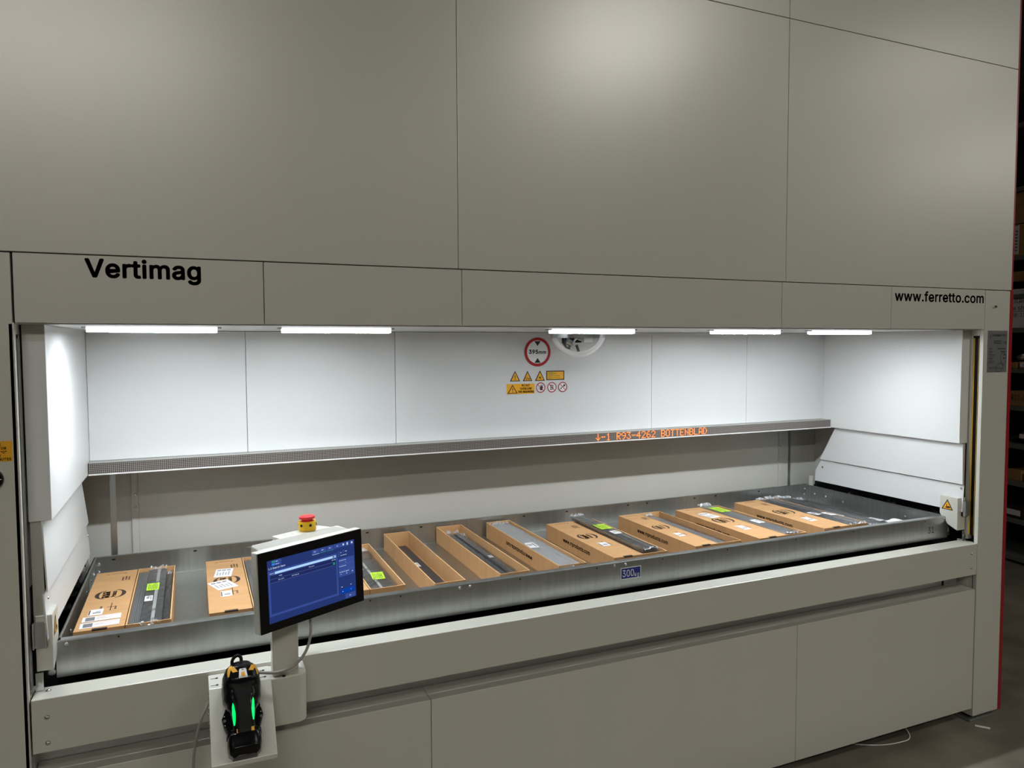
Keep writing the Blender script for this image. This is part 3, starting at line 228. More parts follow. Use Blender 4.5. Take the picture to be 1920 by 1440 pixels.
class MB:
    def __init__(s): s.v = []; s.f = []; s.m = []; s.mats = []
    def mi(s, m):
        if m not in s.mats: s.mats.append(m)
        return s.mats.index(m)
    def add(s, vs, fs, m):
        o = len(s.v); s.v += [Vector(v) for v in vs]; k = s.mi(m)
        for f in fs: s.f.append(tuple(i+o for i in f)); s.m.append(k)
        return s
    def box(s, x0, x1, y0, y1, z0, z1, m):
        vs = [(x, y, z) for z in (z0, z1) for y in (y0, y1) for x in (x0, x1)]
        return s.add(vs, [(0, 2, 3, 1), (4, 5, 7, 6), (0, 1, 5, 4), (2, 6, 7, 3), (0, 4, 6, 2), (1, 3, 7, 5)], m)
    def quad(s, a, b, c, d, m): return s.add([a, b, c, d], [(0, 1, 2, 3)], m)
    def prism(s, poly, fn, a0, a1, m):
        n = len(poly); vs = [fn(p[0], p[1], a0) for p in poly] + [fn(p[0], p[1], a1) for p in poly]
        return s.add(vs, [tuple(range(n))[::-1], tuple(range(n, 2*n))] + [(i, (i+1) % n, n+(i+1) % n, n+i) for i in range(n)], m)
    def flat(s, poly, o, r, u, m):   # flat polygon in a plane
        o, r, u = Vector(o), Vector(r), Vector(u)
        return s.add([o+r*a+u*b for a, b in poly], [tuple(range(len(poly)))], m)
    def cyl(s, p0, p1, r0, m, r1=None, n=20):
        p0, p1 = Vector(p0), Vector(p1); r1 = r0 if r1 is None else r1
        d = (p1-p0).normalized(); a = d.orthogonal().normalized(); b = d.cross(a)
        vs = []
        for p, r in ((p0, r0), (p1, r1)):
            vs += [p+(a*math.cos(2*math.pi*i/n)+b*math.sin(2*math.pi*i/n))*r for i in range(n)]
        return s.add(vs, [tuple(range(n))[::-1], tuple(range(n, 2*n))]+[(i, (i+1) % n, n+(i+1) % n, n+i) for i in range(n)], m)
    def ring(s, o, r, u, r0, r1, m, n=40):
        o, r, u = Vector(o), Vector(r), Vector(u); vs = []
        for q in (r0, r1): vs += [o+(r*math.cos(2*math.pi*i/n)+u*math.sin(2*math.pi*i/n))*q for i in range(n)]
        return s.add(vs, [(i, (i+1) % n, n+(i+1) % n, n+i) for i in range(n)], m)
    def disc(s, o, r, u, q, m, n=32):
        return s.flat([(q*math.cos(2*math.pi*i/n), q*math.sin(2*math.pi*i/n)) for i in range(n)], o, r, u, m)
    def text(s, t, o, r, u, w, h, m, bold=0., spacing=1.):  # lower-left corner o, size w x h; h None keeps aspect
        vs, fs, asp = text_geo(t, bold, spacing); o, r, u = Vector(o), Vector(r).normalized(), Vector(u).normalized()
        if h is None: h = w/asp
        if w is None: w = h*asp
        return s.add([o+r*(a*w)+u*(b*h) for a, b in vs], fs, m)
    def dashes(s, o, r, u, w, h, m, n=6):   # print too small to read: a row of unequal strokes
        o, r, u = Vector(o), Vector(r).normalized(), Vector(u).normalized(); st = w/n
        for i in range(n):
            k = .45+.4*((i*7+3) % 5)/5; a = o+r*(st*i); s.quad(a, a+r*(st*k), a+r*(st*k)+u*h, a+u*h, m)
        return s
    def tube(s, pts, r, m, n=10):
        pts = [Vector(p) for p in pts]; rings = []; prev = None
        for i, p in enumerate(pts):
            d = (pts[min(i+1, len(pts)-1)]-pts[max(i-1, 0)]).normalized()
            a = d.orthogonal().normalized() if prev is None else (prev-d*prev.dot(d)).normalized()
            prev = a; b = d.cross(a); rr = r[i] if isinstance(r, (list, tuple)) else r
            rings.append([p+(a*math.cos(2*math.pi*k/n)+b*math.sin(2*math.pi*k/n))*rr for k in range(n)])
        vs = [v for q in rings for v in q]; fs = []
        for i in range(len(rings)-1):
            for k in range(n): fs.append((i*n+k, i*n+(k+1) % n, (i+1)*n+(k+1) % n, (i+1)*n+k))
        fs += [tuple(range(n))[::-1], tuple(range((len(rings)-1)*n, len(rings)*n))]
        return s.add(vs, fs, m)
    def lathe(s, o, ax, prof, m, n=28):
        o, ax = Vector(o), Vector(ax).normalized(); a = ax.orthogonal().normalized(); b = ax.cross(a); vs = []
        for r, h in prof: vs += [o+ax*h+(a*math.cos(2*math.pi*i/n)+b*math.sin(2*math.pi*i/n))*max(r, 1e-5) for i in range(n)]
        fs = []
        for j in range(len(prof)-1):
            for i in range(n): fs.append((j*n+i, j*n+(i+1) % n, (j+1)*n+(i+1) % n, (j+1)*n+i))
        return s.add(vs, fs, m)
    def xf(s, mtx): s.v = [mtx @ v for v in s.v]; return s
    def build(s, name, parent=None, bevel=0, smooth=False, local=False, solid=0):
        me = bpy.data.meshes.new(name)
        off = Vector((0, 0, 0))
        if not local:
            p = parent
            while p is not None: off += p.location; p = p.parent
        me.from_pydata([v-off for v in s.v], [], s.f)
        for m in s.mats: me.materials.append(m)
        for p, k in zip(me.polygons, s.m): p.material_index = k; p.use_smooth = smooth
        bm = bmesh.new(); bm.from_mesh(me)
        closed = all(len(e.link_faces) == 2 for e in bm.edges)
        if closed: bmesh.ops.recalc_face_normals(bm, faces=bm.faces)
        bm.to_mesh(me); bm.free()
        me.update()
        ob = bpy.data.objects.new(name, me); COL.objects.link(ob)
        if parent is not None: ob.parent = parent
        if bevel:
            b = ob.modifiers.new('bevel', 'BEVEL'); b.width = bevel; b.segments = 2; b.limit_method = 'ANGLE'; b.angle_limit = .6
        if smooth and not bevel:
            try: me.set_sharp_from_angle(angle=.8)
            except Exception: pass
        return ob

def tag(o, label=None, cat=None, group=None, kind=None):
    if label: o['label'] = label
    if cat: o['category'] = cat
    if group: o['group'] = group
    if kind: o['kind'] = kind
    return o
def empty(name, loc, label=None, cat=None, group=None):
    o = bpy.data.objects.new(name, None); COL.objects.link(o); o.location = loc; o.empty_display_size = .05
    return tag(o, label, cat, group)
X, Y, Z = Vector((1, 0, 0)), Vector((0, 1, 0)), Vector((0, 0, 1))
yz = lambda a, b, c: (c, a, b)     # polygon in the YZ plane extruded along X
xy = lambda a, b, c: (a, b, c)
xz = lambda a, b, c: (a, c, b)
# a round headed screw on a surface
def screw(name, p, n, r, parent, m='steel', local=False):
    b = MB(); p = Vector(p); n = Vector(n).normalized()
    b.lathe(p, n, [(r*1.25, 0), (r*1.25, r*.15), (r, r*.15), (r*.92, r*.5), (r*.6, r*.75), (r*.35, r*.8), (r*.33, r*.45), (0, r*.45)], M[m], 14)
    return b.build(name, parent, smooth=True, local=local)

# ------------------------------------------------------------------ hall
FX0, FX1, FY0, FY1, CZ = -9, 16, -10, 7, 5.3
tag(MB().box(FX0, FX1, FY0, FY1, -.2, 0, M['floor']).build('floor'), kind='structure')
tag(MB().box(FX0, FX1, FY0, FY1, CZ, CZ+.2, M['ceil']).build('ceiling'), kind='structure')
tag(MB().box(FX0, FX1, FY1, FY1+.2, 0, CZ, M['wall']).build('wall_back'), kind='structure')
tag(MB().box(FX0, FX1, FY0-.2, FY0, 0, CZ, M['wall']).build('wall_front'), kind='structure')
tag(MB().box(FX0-.2, FX0, FY0, FY1, 0, CZ, M['wall']).build('wall_left'), kind='structure')
tag(MB().box(FX1, FX1+.2, FY0, FY1, 0, CZ, M['wall']).build('wall_right'), kind='structure')
for i, (lx, ly, k, w) in enumerate(HALL_LAMPS):
    lab = ['short bright ceiling lamp behind the viewer, opposite the middle of the machine', 'long ceiling lamp behind the viewer, opposite the left column',
           'leftmost ceiling lamp of the hall', 'longest ceiling lamp of the hall, far to the right', 'dim ceiling lamp between the short bright one and the longest one', 'dim ceiling lamp farthest behind the viewer'][i]
    t = empty('ceiling_lamp', (lx, ly, LAMP_Z), lab, 'ceiling lamp', 'long ceiling lamps of the hall')
    d = .16
    h = MB().box(lx-w, lx+w, ly-d, ly+d, LAMP_Z+.01, LAMP_Z+.07, M['white'])
    h.cyl((lx-.5, ly, LAMP_Z+.07), (lx-.5, ly, CZ), .006, M['steel'], n=8).cyl((lx+.5, ly, LAMP_Z+.07), (lx+.5, ly, CZ), .006, M['steel'], n=8)
    h.build('housing', t)
    lm = emis('hall_lamp_diffuser', (1, .955, .86), LAMP_POWER*k)
    MB().box(lx-w+.02, lx+w-.02, ly-d+.02, ly+d-.02, LAMP_Z-.02, LAMP_Z+.01, lm).build('diffuser', t)

# ------------------------------------------------------------------ the storage machine
mach = empty('storage_machine', (1.85, .0, 0), 'huge light grey vertical storage machine with an open picking bay', 'storage machine')
P, PI_ = M['paint'], M['paint_in']
TX0, TX1 = -.17, 3.883
g = .0009
# upper cladding
xs = [TX0, 1.189, 2.531, TX1]; zs = [2.0105, 3.008, 4.0, 4.9]
for j in range(3):
    for i in range(3):
        MB().box(xs[i]+g, xs[i+1]-g, 0, .025, zs[j]+g, zs[j+1]-g, P).build('cladding_panel', mach, bevel=.0015)
# header panels above the bay
hx = [0, .6033, 1.2006, 2.5136, 3.1091, 3.703]
heads = []
for i in range(5):
    heads.append(MB().box(hx[i]+(.002 if i == 0 else g), hx[i+1]-g, .0006, .022, 1.8325, 2.0105-2*g, P).build('header_panel', mach, bevel=.0015))
t = MB(); t.text('Vertimag', (.1605, .0002, 1.9376), X, Z, .279, .0650, M['ink'], bold=.026); t.build('brand_lettering', heads[0])
t = MB(); t.text('www.ferretto.com', (3.128, .0002, 1.9482), X, Z, .564, .0455, M['ink'], bold=.02); t.build('web_address_lettering', heads[4])
# dark backing behind every seam, and the closed body
b = MB(); b.box(TX0+.01, TX1-.01, .026, .04, 1.86, 4.89, M['void'])
b.box(TX0+.01, TX1-.01, .04, 2.4, 4.86, 4.9, P)
b.build('inner_backing', mach)
# columns
for side in (0, 1):
    nm = 'column'
    b = MB()
    if side == 0:
        b.box(-.17, -.003, 0, .02, .0355, 2.008, P); b.box(-.006, -.003, .02, .018, .0355, 2.008, P)
        b.box(-.012, -.003, .0, .020, .0355, 1.83, P)
    else:
        b.box(3.704, 3.8745, 0, .02, .0355, 2.008, P)
    co = b.build(nm, mach, bevel=.0015)
    s = -1 if side == 0 else 1; xf = 0 if side == 0 else 3.7
    def jx(a, c): return (min(xf+s*a, xf+s*c), max(xf+s*a, xf+s*c))
    # jamb strips running into the depth: paint, amber, black, amber, aluminium
    b = MB(); x0, x1 = jx(0.0, .03)
    b.box(x0, x1, .001, .019, .0355 if side else .0355, 1.8325, P)
    b.box(x0, x1, .019, .067, 1.803, 1.8325, P)
    b.box(x0, x1, .049, .067, .86, 1.803, M['alu'] if side == 0 else P)
    b.build('jamb', co, bevel=.001)
    lc = MB(); x0, x1 = jx(.006, .03)
    lc.box(x0, x1, .024, .043, .882, 1.803, M['black'])
    x0, x1 = jx(.002, .03)
    lc.box(x0, x1, .0192, .0245, .882, 1.797 if side else 1.35, M['yline']); lc.box(x0, x1, .0425, .0485, .882, 1.797, M['yline' if side else 'alu'])
    x0, x1 = jx(.001, .03); lc.box(x0, x1, .019, .049, 1.793, 1.803, M['blackm'])
    lc.build('light_curtain', co)
    b = MB(); x0, x1 = jx(.0, .167)
    b.box(x0, x1, .02, .0215, .1, 1.8, M['void']); b.build('column_core', co)
    # lower inner return of the column beside the recess
    b = MB(); x0, x1 = jx(.0, .01); b.box(x0, x1, .021, .10, .0355, .85, P); b.build('column_return', co)
# red side cladding
b = MB(); b.box(3.876, 3.903, .0035, 2.5, .03, 2.008, M['red']); b.box(3.872, 3.895, .0255, 2.5, 2.008, 4.9, M['red']); b.box(3.8832, 3.895, .002, .0255, 2.008, 4.9, M['red'])
b.build('red_side_panel', mach)
b = MB(); b.box(-.2, -.1705, .004, 2.5, .03, 4.9, M['red']); b.build('red_side_panel', mach)
MB().box(-.17, 3.876, 2.48, 2.5, .1, 4.86, P).build('back_cladding', mach)
# soffit
b = MB(); b.box(0, 3.7, .022, .88, 1.829, 1.836, PI_); sf = b.build('soffit', mach)
# side boxes of the upper bay
A, YF, YB, ZL = .057, .062, .862, 1.3076
for side in (0, 1):
    x0, x1 = (.004, A) if side == 0 else (3.7-A, 3.698)
    b = MB(); b.box(x0, x1, YF, YB+.03, ZL, 1.829, PI_)
    o = b.build('side_box', mach, bevel=.0015)
    y0 = YF-.0015
    MB().box(x0+.001, x1-.001, y0, YF+.001, 1.787, 1.828, P).build('corner_bracket', o)
# upper back panels
bx = [A, .6045, 1.2035, 2.501, 3.098, 3.7-A]
for i in range(5):
    MB().box(bx[i]+g, bx[i+1]-g, .862, .875, 1.352, 1.8275, PI_).build('back_panel', mach, bevel=.001)
MB().box(.05, 3.65, .876, .885, 1.34, 1.829, M['void']).build('back_panel_seam', mach)
# lower rear wall, corner posts, deep side walls
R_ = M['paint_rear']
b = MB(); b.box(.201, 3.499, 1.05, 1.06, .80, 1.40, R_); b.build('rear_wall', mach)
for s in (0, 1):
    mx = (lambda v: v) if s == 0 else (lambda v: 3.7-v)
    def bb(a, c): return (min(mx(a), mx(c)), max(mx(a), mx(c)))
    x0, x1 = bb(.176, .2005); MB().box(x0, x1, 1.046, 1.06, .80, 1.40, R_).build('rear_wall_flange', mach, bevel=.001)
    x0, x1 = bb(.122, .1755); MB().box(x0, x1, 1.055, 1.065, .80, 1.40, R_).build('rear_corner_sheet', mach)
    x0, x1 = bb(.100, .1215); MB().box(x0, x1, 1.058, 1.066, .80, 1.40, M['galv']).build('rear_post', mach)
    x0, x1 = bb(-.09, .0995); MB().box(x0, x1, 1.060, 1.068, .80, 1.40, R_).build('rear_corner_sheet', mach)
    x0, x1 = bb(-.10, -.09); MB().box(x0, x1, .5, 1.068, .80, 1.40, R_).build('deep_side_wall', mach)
    for z in (1.181, 1.130): screw('screw', (mx(.1948-.004), 1.0458, z), (0, -1, 0), .0048, mach)
    # small upright at the rear end of the lower side panel
    x0, x1 = bb(.02, .032); MB().box(x0, x1, .955, .985, .80, 1.01, P).build('rear_upright', mach, bevel=.002)
# lower side panels (two folded sheets)
for s in (0, 1):
    mx = (lambda v: v) if s == 0 else (lambda v: 3.7-v)
    b = MB()
    prof_u = [(.060, 1.307), (.795, 1.307), (.893, 1.118), (.050, 1.118)]
    prof_l = [(.050, 1.114), (.893, 1.114), (.929, 1.048), (.929, .990), (.050, .990)]
    def sheet(pr, xa, xb, z_hi, z_lo):
        vs = []
        for t_ in (0, .004):
            for (yy, zz) in pr:
                k = (z_hi-zz)/(z_hi-z_lo); vs.append((mx(xa+(xb-xa)*k-t_), yy, zz))
        n = len(pr)
        b.add(vs, [tuple(range(n)), tuple(range(n, 2*n))[::-1]]+[(i, (i+1) % n, n+(i+1) % n, n+i) for i in range(n)], PI_)
    sheet(prof_u, .036, .044, 1.307, 1.118); sheet(prof_l, .034, .041, 1.114, .99)
    # dark gap cover in front
    sp = b.build('lower_side_panel', mach, bevel=.0008)
    x0, x1 = (min(mx(.006), mx(.0325)), max(mx(.006), mx(.0325)))
    MB().box(x0, x1, .068, .075, .98, 1.307, R_).build('side_filler', mach)
    screw('screw', (mx(.0415), .875, 1.075), (1 if s == 0 else -1, 0, 0), .005, sp)
    screw('screw', (mx(.0415), .058, 1.10), (1 if s == 0 else -1, 0, 0), .004, sp)
# darkness around and below the tray, put in as black sheets
b = MB()
b.box(-.09, -.085, .08, 1.05, .7, .99, M['void']); b.box(3.785, 3.79, .08, 1.05, .7, .99, M['void'])
b.box(-.09, 3.79, .079, 1.05, .69, .70, M['void']); b.box(.2, 3.5, 1.049, 1.0495, .7, .9, M['void'])
b.box(.0, 3.7, .0785, .082, .70, .845, M['void'])
b.build('cavity_shade_sheets', mach)
# chain drives in the side gaps
for s in (0, 1):
    mx = (lambda v: v) if s == 0 else (lambda v: 3.7-v)
    b = MB()
    for k in range(24):
        y = .16+k*.034
        p = Vector((mx(-.005+.02*math.sin(k*1.7)), y, .93+.025*math.sin(k*.9)))
        b.cyl(p-X*.008, p+X*.008, .013, M['blackm'], n=10); b.box(p.x-.003, p.x+.003, y, y+.03, p.z-.006, p.z+.006, M['black'])
        if k % 4 == 0: b.cyl(p-X*.012, p+X*.012, .006, M['steel'], n=10)
    b.build('drive_chain', mach)
# front rail
rail = MB().prism([(0, .7065), (0, .851), (.078, .851), (.078, .846), (.004, .846), (.004, .7065)], yz, .004, 3.6965, P).build('front_rail', mach, bevel=.003)
for (sx, sz) in ((.039, .801), (.039, .732), (3.658, .809), (3.660, .742)): screw('screw', (sx, 0, sz), (0, -1, 0), .0052, rail)
screw('screw', (.036, .05, .851), (0, 0, 1), .0055, rail)
for sx in (2.49, 2.53): screw('screw', (sx, .0985, .668), (0, -1, 0), .004, rail)
for sx in (1.035, 1.085): screw('screw', (sx, .0985, .668), (0, -1, 0), .004, rail)
# recess under the rail
b = MB(); b.box(.0, 3.6, .099, .104, .62, .80, P); b.box(3.601, 3.614, .101, .104, .62, .80, M['void']); b.box(3.614, 3.70, .097, .104, .62, .8, P)
b.build('recess_sheet', mach)
# lower panels
lx = [.0, 1.085, 2.62, 3.6925]
for i in range(3):
    MB().prism([(0, .0755), (0, .6385), (.098, .6385), (.098, .632), (.02, .632), (.02, .0755)], yz, lx[i]+g, lx[i+1]-g, P).build('lower_panel', mach, bevel=.0015)
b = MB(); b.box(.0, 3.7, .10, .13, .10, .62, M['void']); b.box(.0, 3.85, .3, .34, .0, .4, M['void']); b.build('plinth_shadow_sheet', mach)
# feet
for fx, lab in ((-.08, 0), (3.79, 1)):
    b = MB(); b.box(fx-.09, fx+.085, .012, .20, .0, .012, M['rack']); b.box(fx-.05, fx+.05, .03, .17, .012, .03, M['galv_b'])
    b.cyl((fx, .1, .03), (fx, .1, .12), .018, M['steel']); b.box(fx-.07, fx+.07, .022, .2, .04, .09, M['rack'])
    b.build('foot', mach, bevel=.003)
b = MB(); b.box(3.704, 3.708, .02, .14, .0355, .12, P); b.build('foot_skirt', mach)
# end covers of the bay with a crush warning
def tri(b, o, r, u, w, h, m1, m2, e):
    o = Vector(o); r = Vector(r); u = Vector(u); nn = r.cross(u)
    b.flat([(-w/2, 0), (w/2, 0), (0, h)], o, r, u, m1)
    k = e
    b.flat([(-w/2+k*1.9, k), (w/2-k*1.9, k), (0, h-k*2.1)], o+nn*.0003, r, u, m2)
for s in (0, 1):
    mx = (lambda v: v) if s == 0 else (lambda v: 3.7-v)
    prof = [(.058, 1.055), (.145, 1.055), (.147, .970), (.104, .923), (.058, .903)]
    x0, x1 = sorted((mx(.010), mx(.062 if s else .05)))
    b = MB(); b.prism(prof, yz, x0, x1, P); cv = b.build('end_cover', mach, bevel=.002)
    b = MB(); xa, xb = sorted((mx(.006), mx(.036)))
    b.box(xa, xb, .050, .0575, .970, 1.040, M['galv_b']); b.box(xa, xa+.003, .040, .0575, .970, 1.040, M['galv_b']); b.box(xb-.003, xb, .040, .0575, .970, 1.040, M['galv_b'])
    b.build('steel_channel', cv)
    nx = 1 if s == 0 else -1
    xs_ = mx(.0505 if s == 0 else .0625)
    r = Vector((0, 1, 0)) if s == 0 else Vector((0, -1, 0))
    b = MB(); o = Vector((xs_+nx*.0003, .108 if s else .10, .992)); r = Vector((0, nx, 0))
    tri(b, o, r, Z, .058, .05, M['ink'], M['yellow'], .004)
    o2 = o+Vector((nx*.0007, 0, 0))
    b.flat([(-.012, .008), (-.006, .012), (-.004, .028), (-.002, .028), (-.001, .014), (.004, .018), (.014, .016), (.016, .010), (.006, .008)], o2, r, Z, M['ink'])
    b.build('crush_warning_label', cv)
    screw('screw', (mx(.03), .09, 1.055), (0, 0, 1), .003, cv)
    xq = mx(.016)
    b = MB(); b.box(xq-.009, xq+.009, .055, .059, .852, .90, M['galv_b']); b.cyl((xq, .052, .875), (xq, .056, .875), .005, M['steel']); b.build('latch_plate', mach)
# panel lock on the right column and plate
b = MB(); b.cyl((3.764, 0, 1.935), (3.764, -.008, 1.935), .006, M['steel']); b.box(3.756, 3.772, -.011, -.008, 1.9335, 1.9365, M['blackm']); b.build('panel_lock', mach)

# ------------------------------------------------------------------ LED strip lamps under the soffit
names = ['cold white strip lamp under the header, beside the left side wall', 'cold white strip lamp under the header, second from the left',
         'cold white strip lamp under the header, in front of the camera dome', 'cold white strip lamp under the header, second from the right',
         'cold white strip lamp under the header, nearest the right side wall']
for i, (a, c) in enumerate(((.131, .485), (.677, 1.031), (1.640, 2.000), (2.385, 2.737), (2.919, 3.278))):
    t = empty('strip_lamp', ((a+c)/2, .245, 1.829), names[i], 'lamp', 'strip lamps under the header')
    MB().box(a-.012, c+.012, .243, .275, 1.8250, 1.829, M['alu']).build('housing', t)
    df = MB().box(a, c, .2405, .271, 1.8130, 1.8285, M['strip_edge'])
    ea = a+(.060 if i == 0 else .002)
    df.quad((ea, .243, 1.8127), (c-.002, .243, 1.8127), (c-.002, .269, 1.8127), (ea, .269, 1.8127), M['strip_dim' if i == 2 else 'strip']); df.build('diffuser', t)

# ------------------------------------------------------------------ running-text display
disp = empty('message_display', (1.85, .835, 1.305), 'long narrow LED message display with orange text across the bay', 'display')
DX0, DX1 = .0586, 3.6414
MB().box(DX0+.001, DX1-.001, .8075, .861, 1.311, 1.3495, M['matrix']).build('dot_matrix', disp)
MB().box(DX0, DX1, .805, .861, 1.3065, 1.3108, M['white']).build('lower_edge', disp)
MB().box(DX0, DX1, .8068, .861, 1.3497, 1.3515, M['alu']).build('upper_edge', disp)
FONT5 = {'-': ['00000', '00000', '00000', '11111', '00000', '00000', '00000'], '1': ['00100', '01100', '00100', '00100', '00100', '00100', '01110'],
 'R': ['11110', '10001', '10001', '11110', '10100', '10010', '10001'], '9': ['01110', '10001', '10001', '01111', '00001', '00010', '01100'],
 '3': ['11111', '00010', '00100', '00010', '00001', '10001', '01110'], '4': ['00010', '00110', '01010', '10010', '11111', '00010', '00010'],
 '2': ['01110', '10001', '00001', '00010', '00100', '01000', '11111'], '6': ['00110', '01000', '10000', '11110', '10001', '10001', '01110'],
 'B': ['11110', '10001', '10001', '11110', '10001', '10001', '11110'], 'O': ['01110', '10001', '10001', '10001', '10001', '10001', '01110'],
 'T': ['11111', '00100', '00100', '00100', '00100', '00100', '00100'], 'E': ['11111', '10000', '10000', '11110', '10000', '10000', '11111'],
 'N': ['10001', '10001', '11001', '10101', '10011', '10001', '10001'], 'L': ['10000', '10000', '10000', '10000', '10000', '10000', '11111'],
 'A': ['01110', '10001', '10001', '10001', '11111', '10001', '10001'], 'D': ['11100', '10010', '10001', '10001', '10001', '10010', '11100'],
 '#': ['00100', '00100', '00100', '00100', '10101', '01110', '00100']}
b = MB(); pt = .00472; x = 2.155
for ch in '#-1 R93-4262 BOTTENBLAD':
    if ch != ' ':
        for r_, row in enumerate(FONT5[ch]):
            for c_, q in enumerate(row):
                if q == '1':
                    cx = x+c_*pt; cz = 1.3465-r_*.00485
                    b.box(cx-.0027, cx+.0027, .8070, .8074, cz-.0027, cz+.0027, M['dothalo'])
                    b.box(cx-.0017, cx+.0017, .8066, .8070, cz-.0017, cz+.0017, M['dot'])
    x += 6*pt
b.build('lit_text', disp)

# ------------------------------------------------------------------ dome camera
DC = Vector((1.945, .60, 1.829))
t = empty('dome_camera', DC, 'clear plastic dome camera under the bay ceiling behind the middle strip lamp', 'camera')
prof = [(.120*math.cos(a), -.112*math.sin(a)) for a in [i*math.pi/2/14 for i in range(15)]]
MB().lathe(DC, Z, prof, M['dome'], 48).build('clear_dome', t, smooth=True)
b = MB(); b.lathe(DC, Z, [(.132, 0), (.132, -.004), (.119, -.006), (.119, 0)], M['alu'], 48); b.build('mounting_ring', t)
b = MB(); b.lathe(DC, Z, [(.1205, -.001), (.1205, -.006), (.1165, -.030), (.1150, -.030), (.1190, -.006), (.1190, -.001)], M['rimc'], 48); b.build('dome_rim', t, smooth=True)
b = MB()
b.cyl(DC+Vector((-.055, 0, -.005)), DC+Vector((-.05, -.01, -.05)), .022, M['black']); b.cyl(DC+Vector((-.08, -.03, -.04)), DC+Vector((-.045, -.02, -.055)), .016, M['steel'])
b.tube([DC+Vector(p) for p in ((-.085, -.02, -.02), (-.09, -.03, -.05), (-.075, -.035, -.07), (-.06, -.03, -.075), (-.05, -.03, -.05))], .005, M['black'])
b.tube([DC+Vector(p) for p in ((-.07, -.04, -.02), (-.075, -.045, -.045), (-.058, -.05, -.062), (-.04, -.04, -.04), (-.02, -.03, -.03))], .004, M['steel'])
b.box(DC.x-.02, DC.x+.03, DC.y-.02, DC.y+.03, DC.z-.05, DC.z-.004, M['black'])
b.cyl(DC+Vector((-.03, -.02, -.02)), DC+Vector((.0, -.03, -.03)), .014, M['steel'])
b.build('gimbal', t)
b = MB(); b.box(DC.x+.004, DC.x+.046, DC.y-.045, DC.y-.015, DC.z-.05, DC.z-.004, M['white']); b.build('camera_module', t, bevel=.002)
b = MB(); b.cyl(DC+Vector((-.036, -.05, -.06)), DC+Vector((-.026, -.052, -.088)), .0055, M['blackm']); b.build('aerial', t)

# ------------------------------------------------------------------ signs in the bay
SY = .8612
t = MB(); o = (1.874, SY, 1.7375)
t.lathe(Vector(o), -Y, [(0.0, -.0003), (.067, -.0003), (.067, .0006), (0, .0006)], M['white'], 48)
t.ring((1.874, SY-.0010, 1.7375), X, Z, .0535, .067, M['signred'], 48)
t.flat([(-.016, .050), (.016, .050), (0, .027)][::-1], (1.874, SY-.001, 1.7375), X, Z, M['ink']); t.flat([(-.016, -.050), (.016, -.050), (0, -.028)], (1.874, SY-.001, 1.7375), X, Z, M['ink'])
t.text('395', (1.8300, SY-.001, 1.7285), X, Z, .047, .020, M['ink'], bold=.035); t.text('mm', (1.879, SY-.001, 1.7285), X, Z, .039, .0125, M['ink'], bold=.03)
tag(t.build('height_sign'), 'round red-bordered 395 mm height limit sign inside the bay', 'sign')
def card(b, x0, x1, z0, z1, m, y=SY): b.box(x0, x1, y-.0005, y+.0002, z0, z1, m)
labs = ['yellow triangle sticker with an exclamation mark, first of its row', 'yellow triangle sticker with gear wheels, between two other triangles', 'yellow triangle sticker with a laser burst, beside the framed yellow text label']
for k, (x0, x1) in enumerate(((1.735, 1.786), (1.799, 1.847), (1.861, 1.912))):
    b = MB(); c = (x0+x1)/2; w = x1-x0
    b.prism([(c-w/2, 1.604), (c+w/2, 1.604), (c, 1.652)], xz, SY-.0005, SY+.0003, M['ink'])
    b.flat([(-w/2+.0065, .0035), (w/2-.0065, .0035), (0, .0405)], (c, SY-.0008, 1.604), X, Z, M['yellow'])
    o = Vector((c, SY-.0011, 1.604))
    if k == 0:
        b.flat([(-.0022, .026), (-.001, .012), (.001, .012), (.0022, .026), (0, .029)], o, X, Z, M['ink']); b.disc(o+Z*.0085, X, Z, .002, M['ink'], 12)
    elif k == 1:
        b.ring(o+Vector((-.0045, 0, .012)), X, Z, .0035, .0058, M['ink'], 16); b.ring(o+Vector((.0075, 0, .0105)), X, Z, .0018, .0042, M['ink'], 14)
    else:
        b.flat([((.0095 if i % 2 == 0 else .0028)*math.cos(i*math.pi/10), (.0095 if i % 2 == 0 else .0028)*math.sin(i*math.pi/10)) for i in range(20)], o+Z*.0145, X, Z, M['ink'])
    tag(b.build('warning_sticker'), labs[k], 'warning sticker')
b = MB(); card(b, 1.919, 2.013, 1.606, 1.6495, M['ink']); b.box(1.9235, 2.0085, SY-.0009, SY-.0004, 1.6105, 1.645, M['yellow'])
for k, (w, z) in enumerate(((.026, .640), (.044, .6365), (.037, .633), (.022, .6295), (.060, .625), (.016, .6215), (.063, .617), (.02, .6135))):
    b.box(1.9285, 1.9285+w, SY-.0012, SY-.0008, 1+z, 1+z+.0018, M['limeprint'])
tag(b.build('laser_text_label'), 'yellow text label with a thick black border in the bay', 'label')
b = MB(); card(b, 1.719, 1.858, 1.546, 1.5925, M['yellow'])
b.flat([(-.0255, .0), (.0255, .0), (0, .040)], (1.7475, SY-.0008, 1.549), X, Z, M['ink']); b.flat([(-.0185, .003), (.0185, .003), (0, .0335)], (1.7475, SY-.0011, 1.549), X, Z, M['yellow'])
b.flat([(-.0024, .024), (-.001, .010), (.001, .010), (.0024, .024)], (1.7475, SY-.0014, 1.549), X, Z, M['ink']); b.disc((1.7475, SY-.0014, 1.5555), X, Z, .002, M['ink'], 12)
for tx, z, w in (('DO NOT', 1.5795, .040), ('OVERLOAD', 1.5650, .058), ('THE DRAWERS', 1.5505, .079)):
    b.text(tx, (1.8145-w/2, SY-.0009, z), X, Z, w, .0105, M['ink'], bold=.035)
tag(b.build('overload_sticker'), 'yellow rectangular sticker reading do not overload the drawers', 'warning sticker')
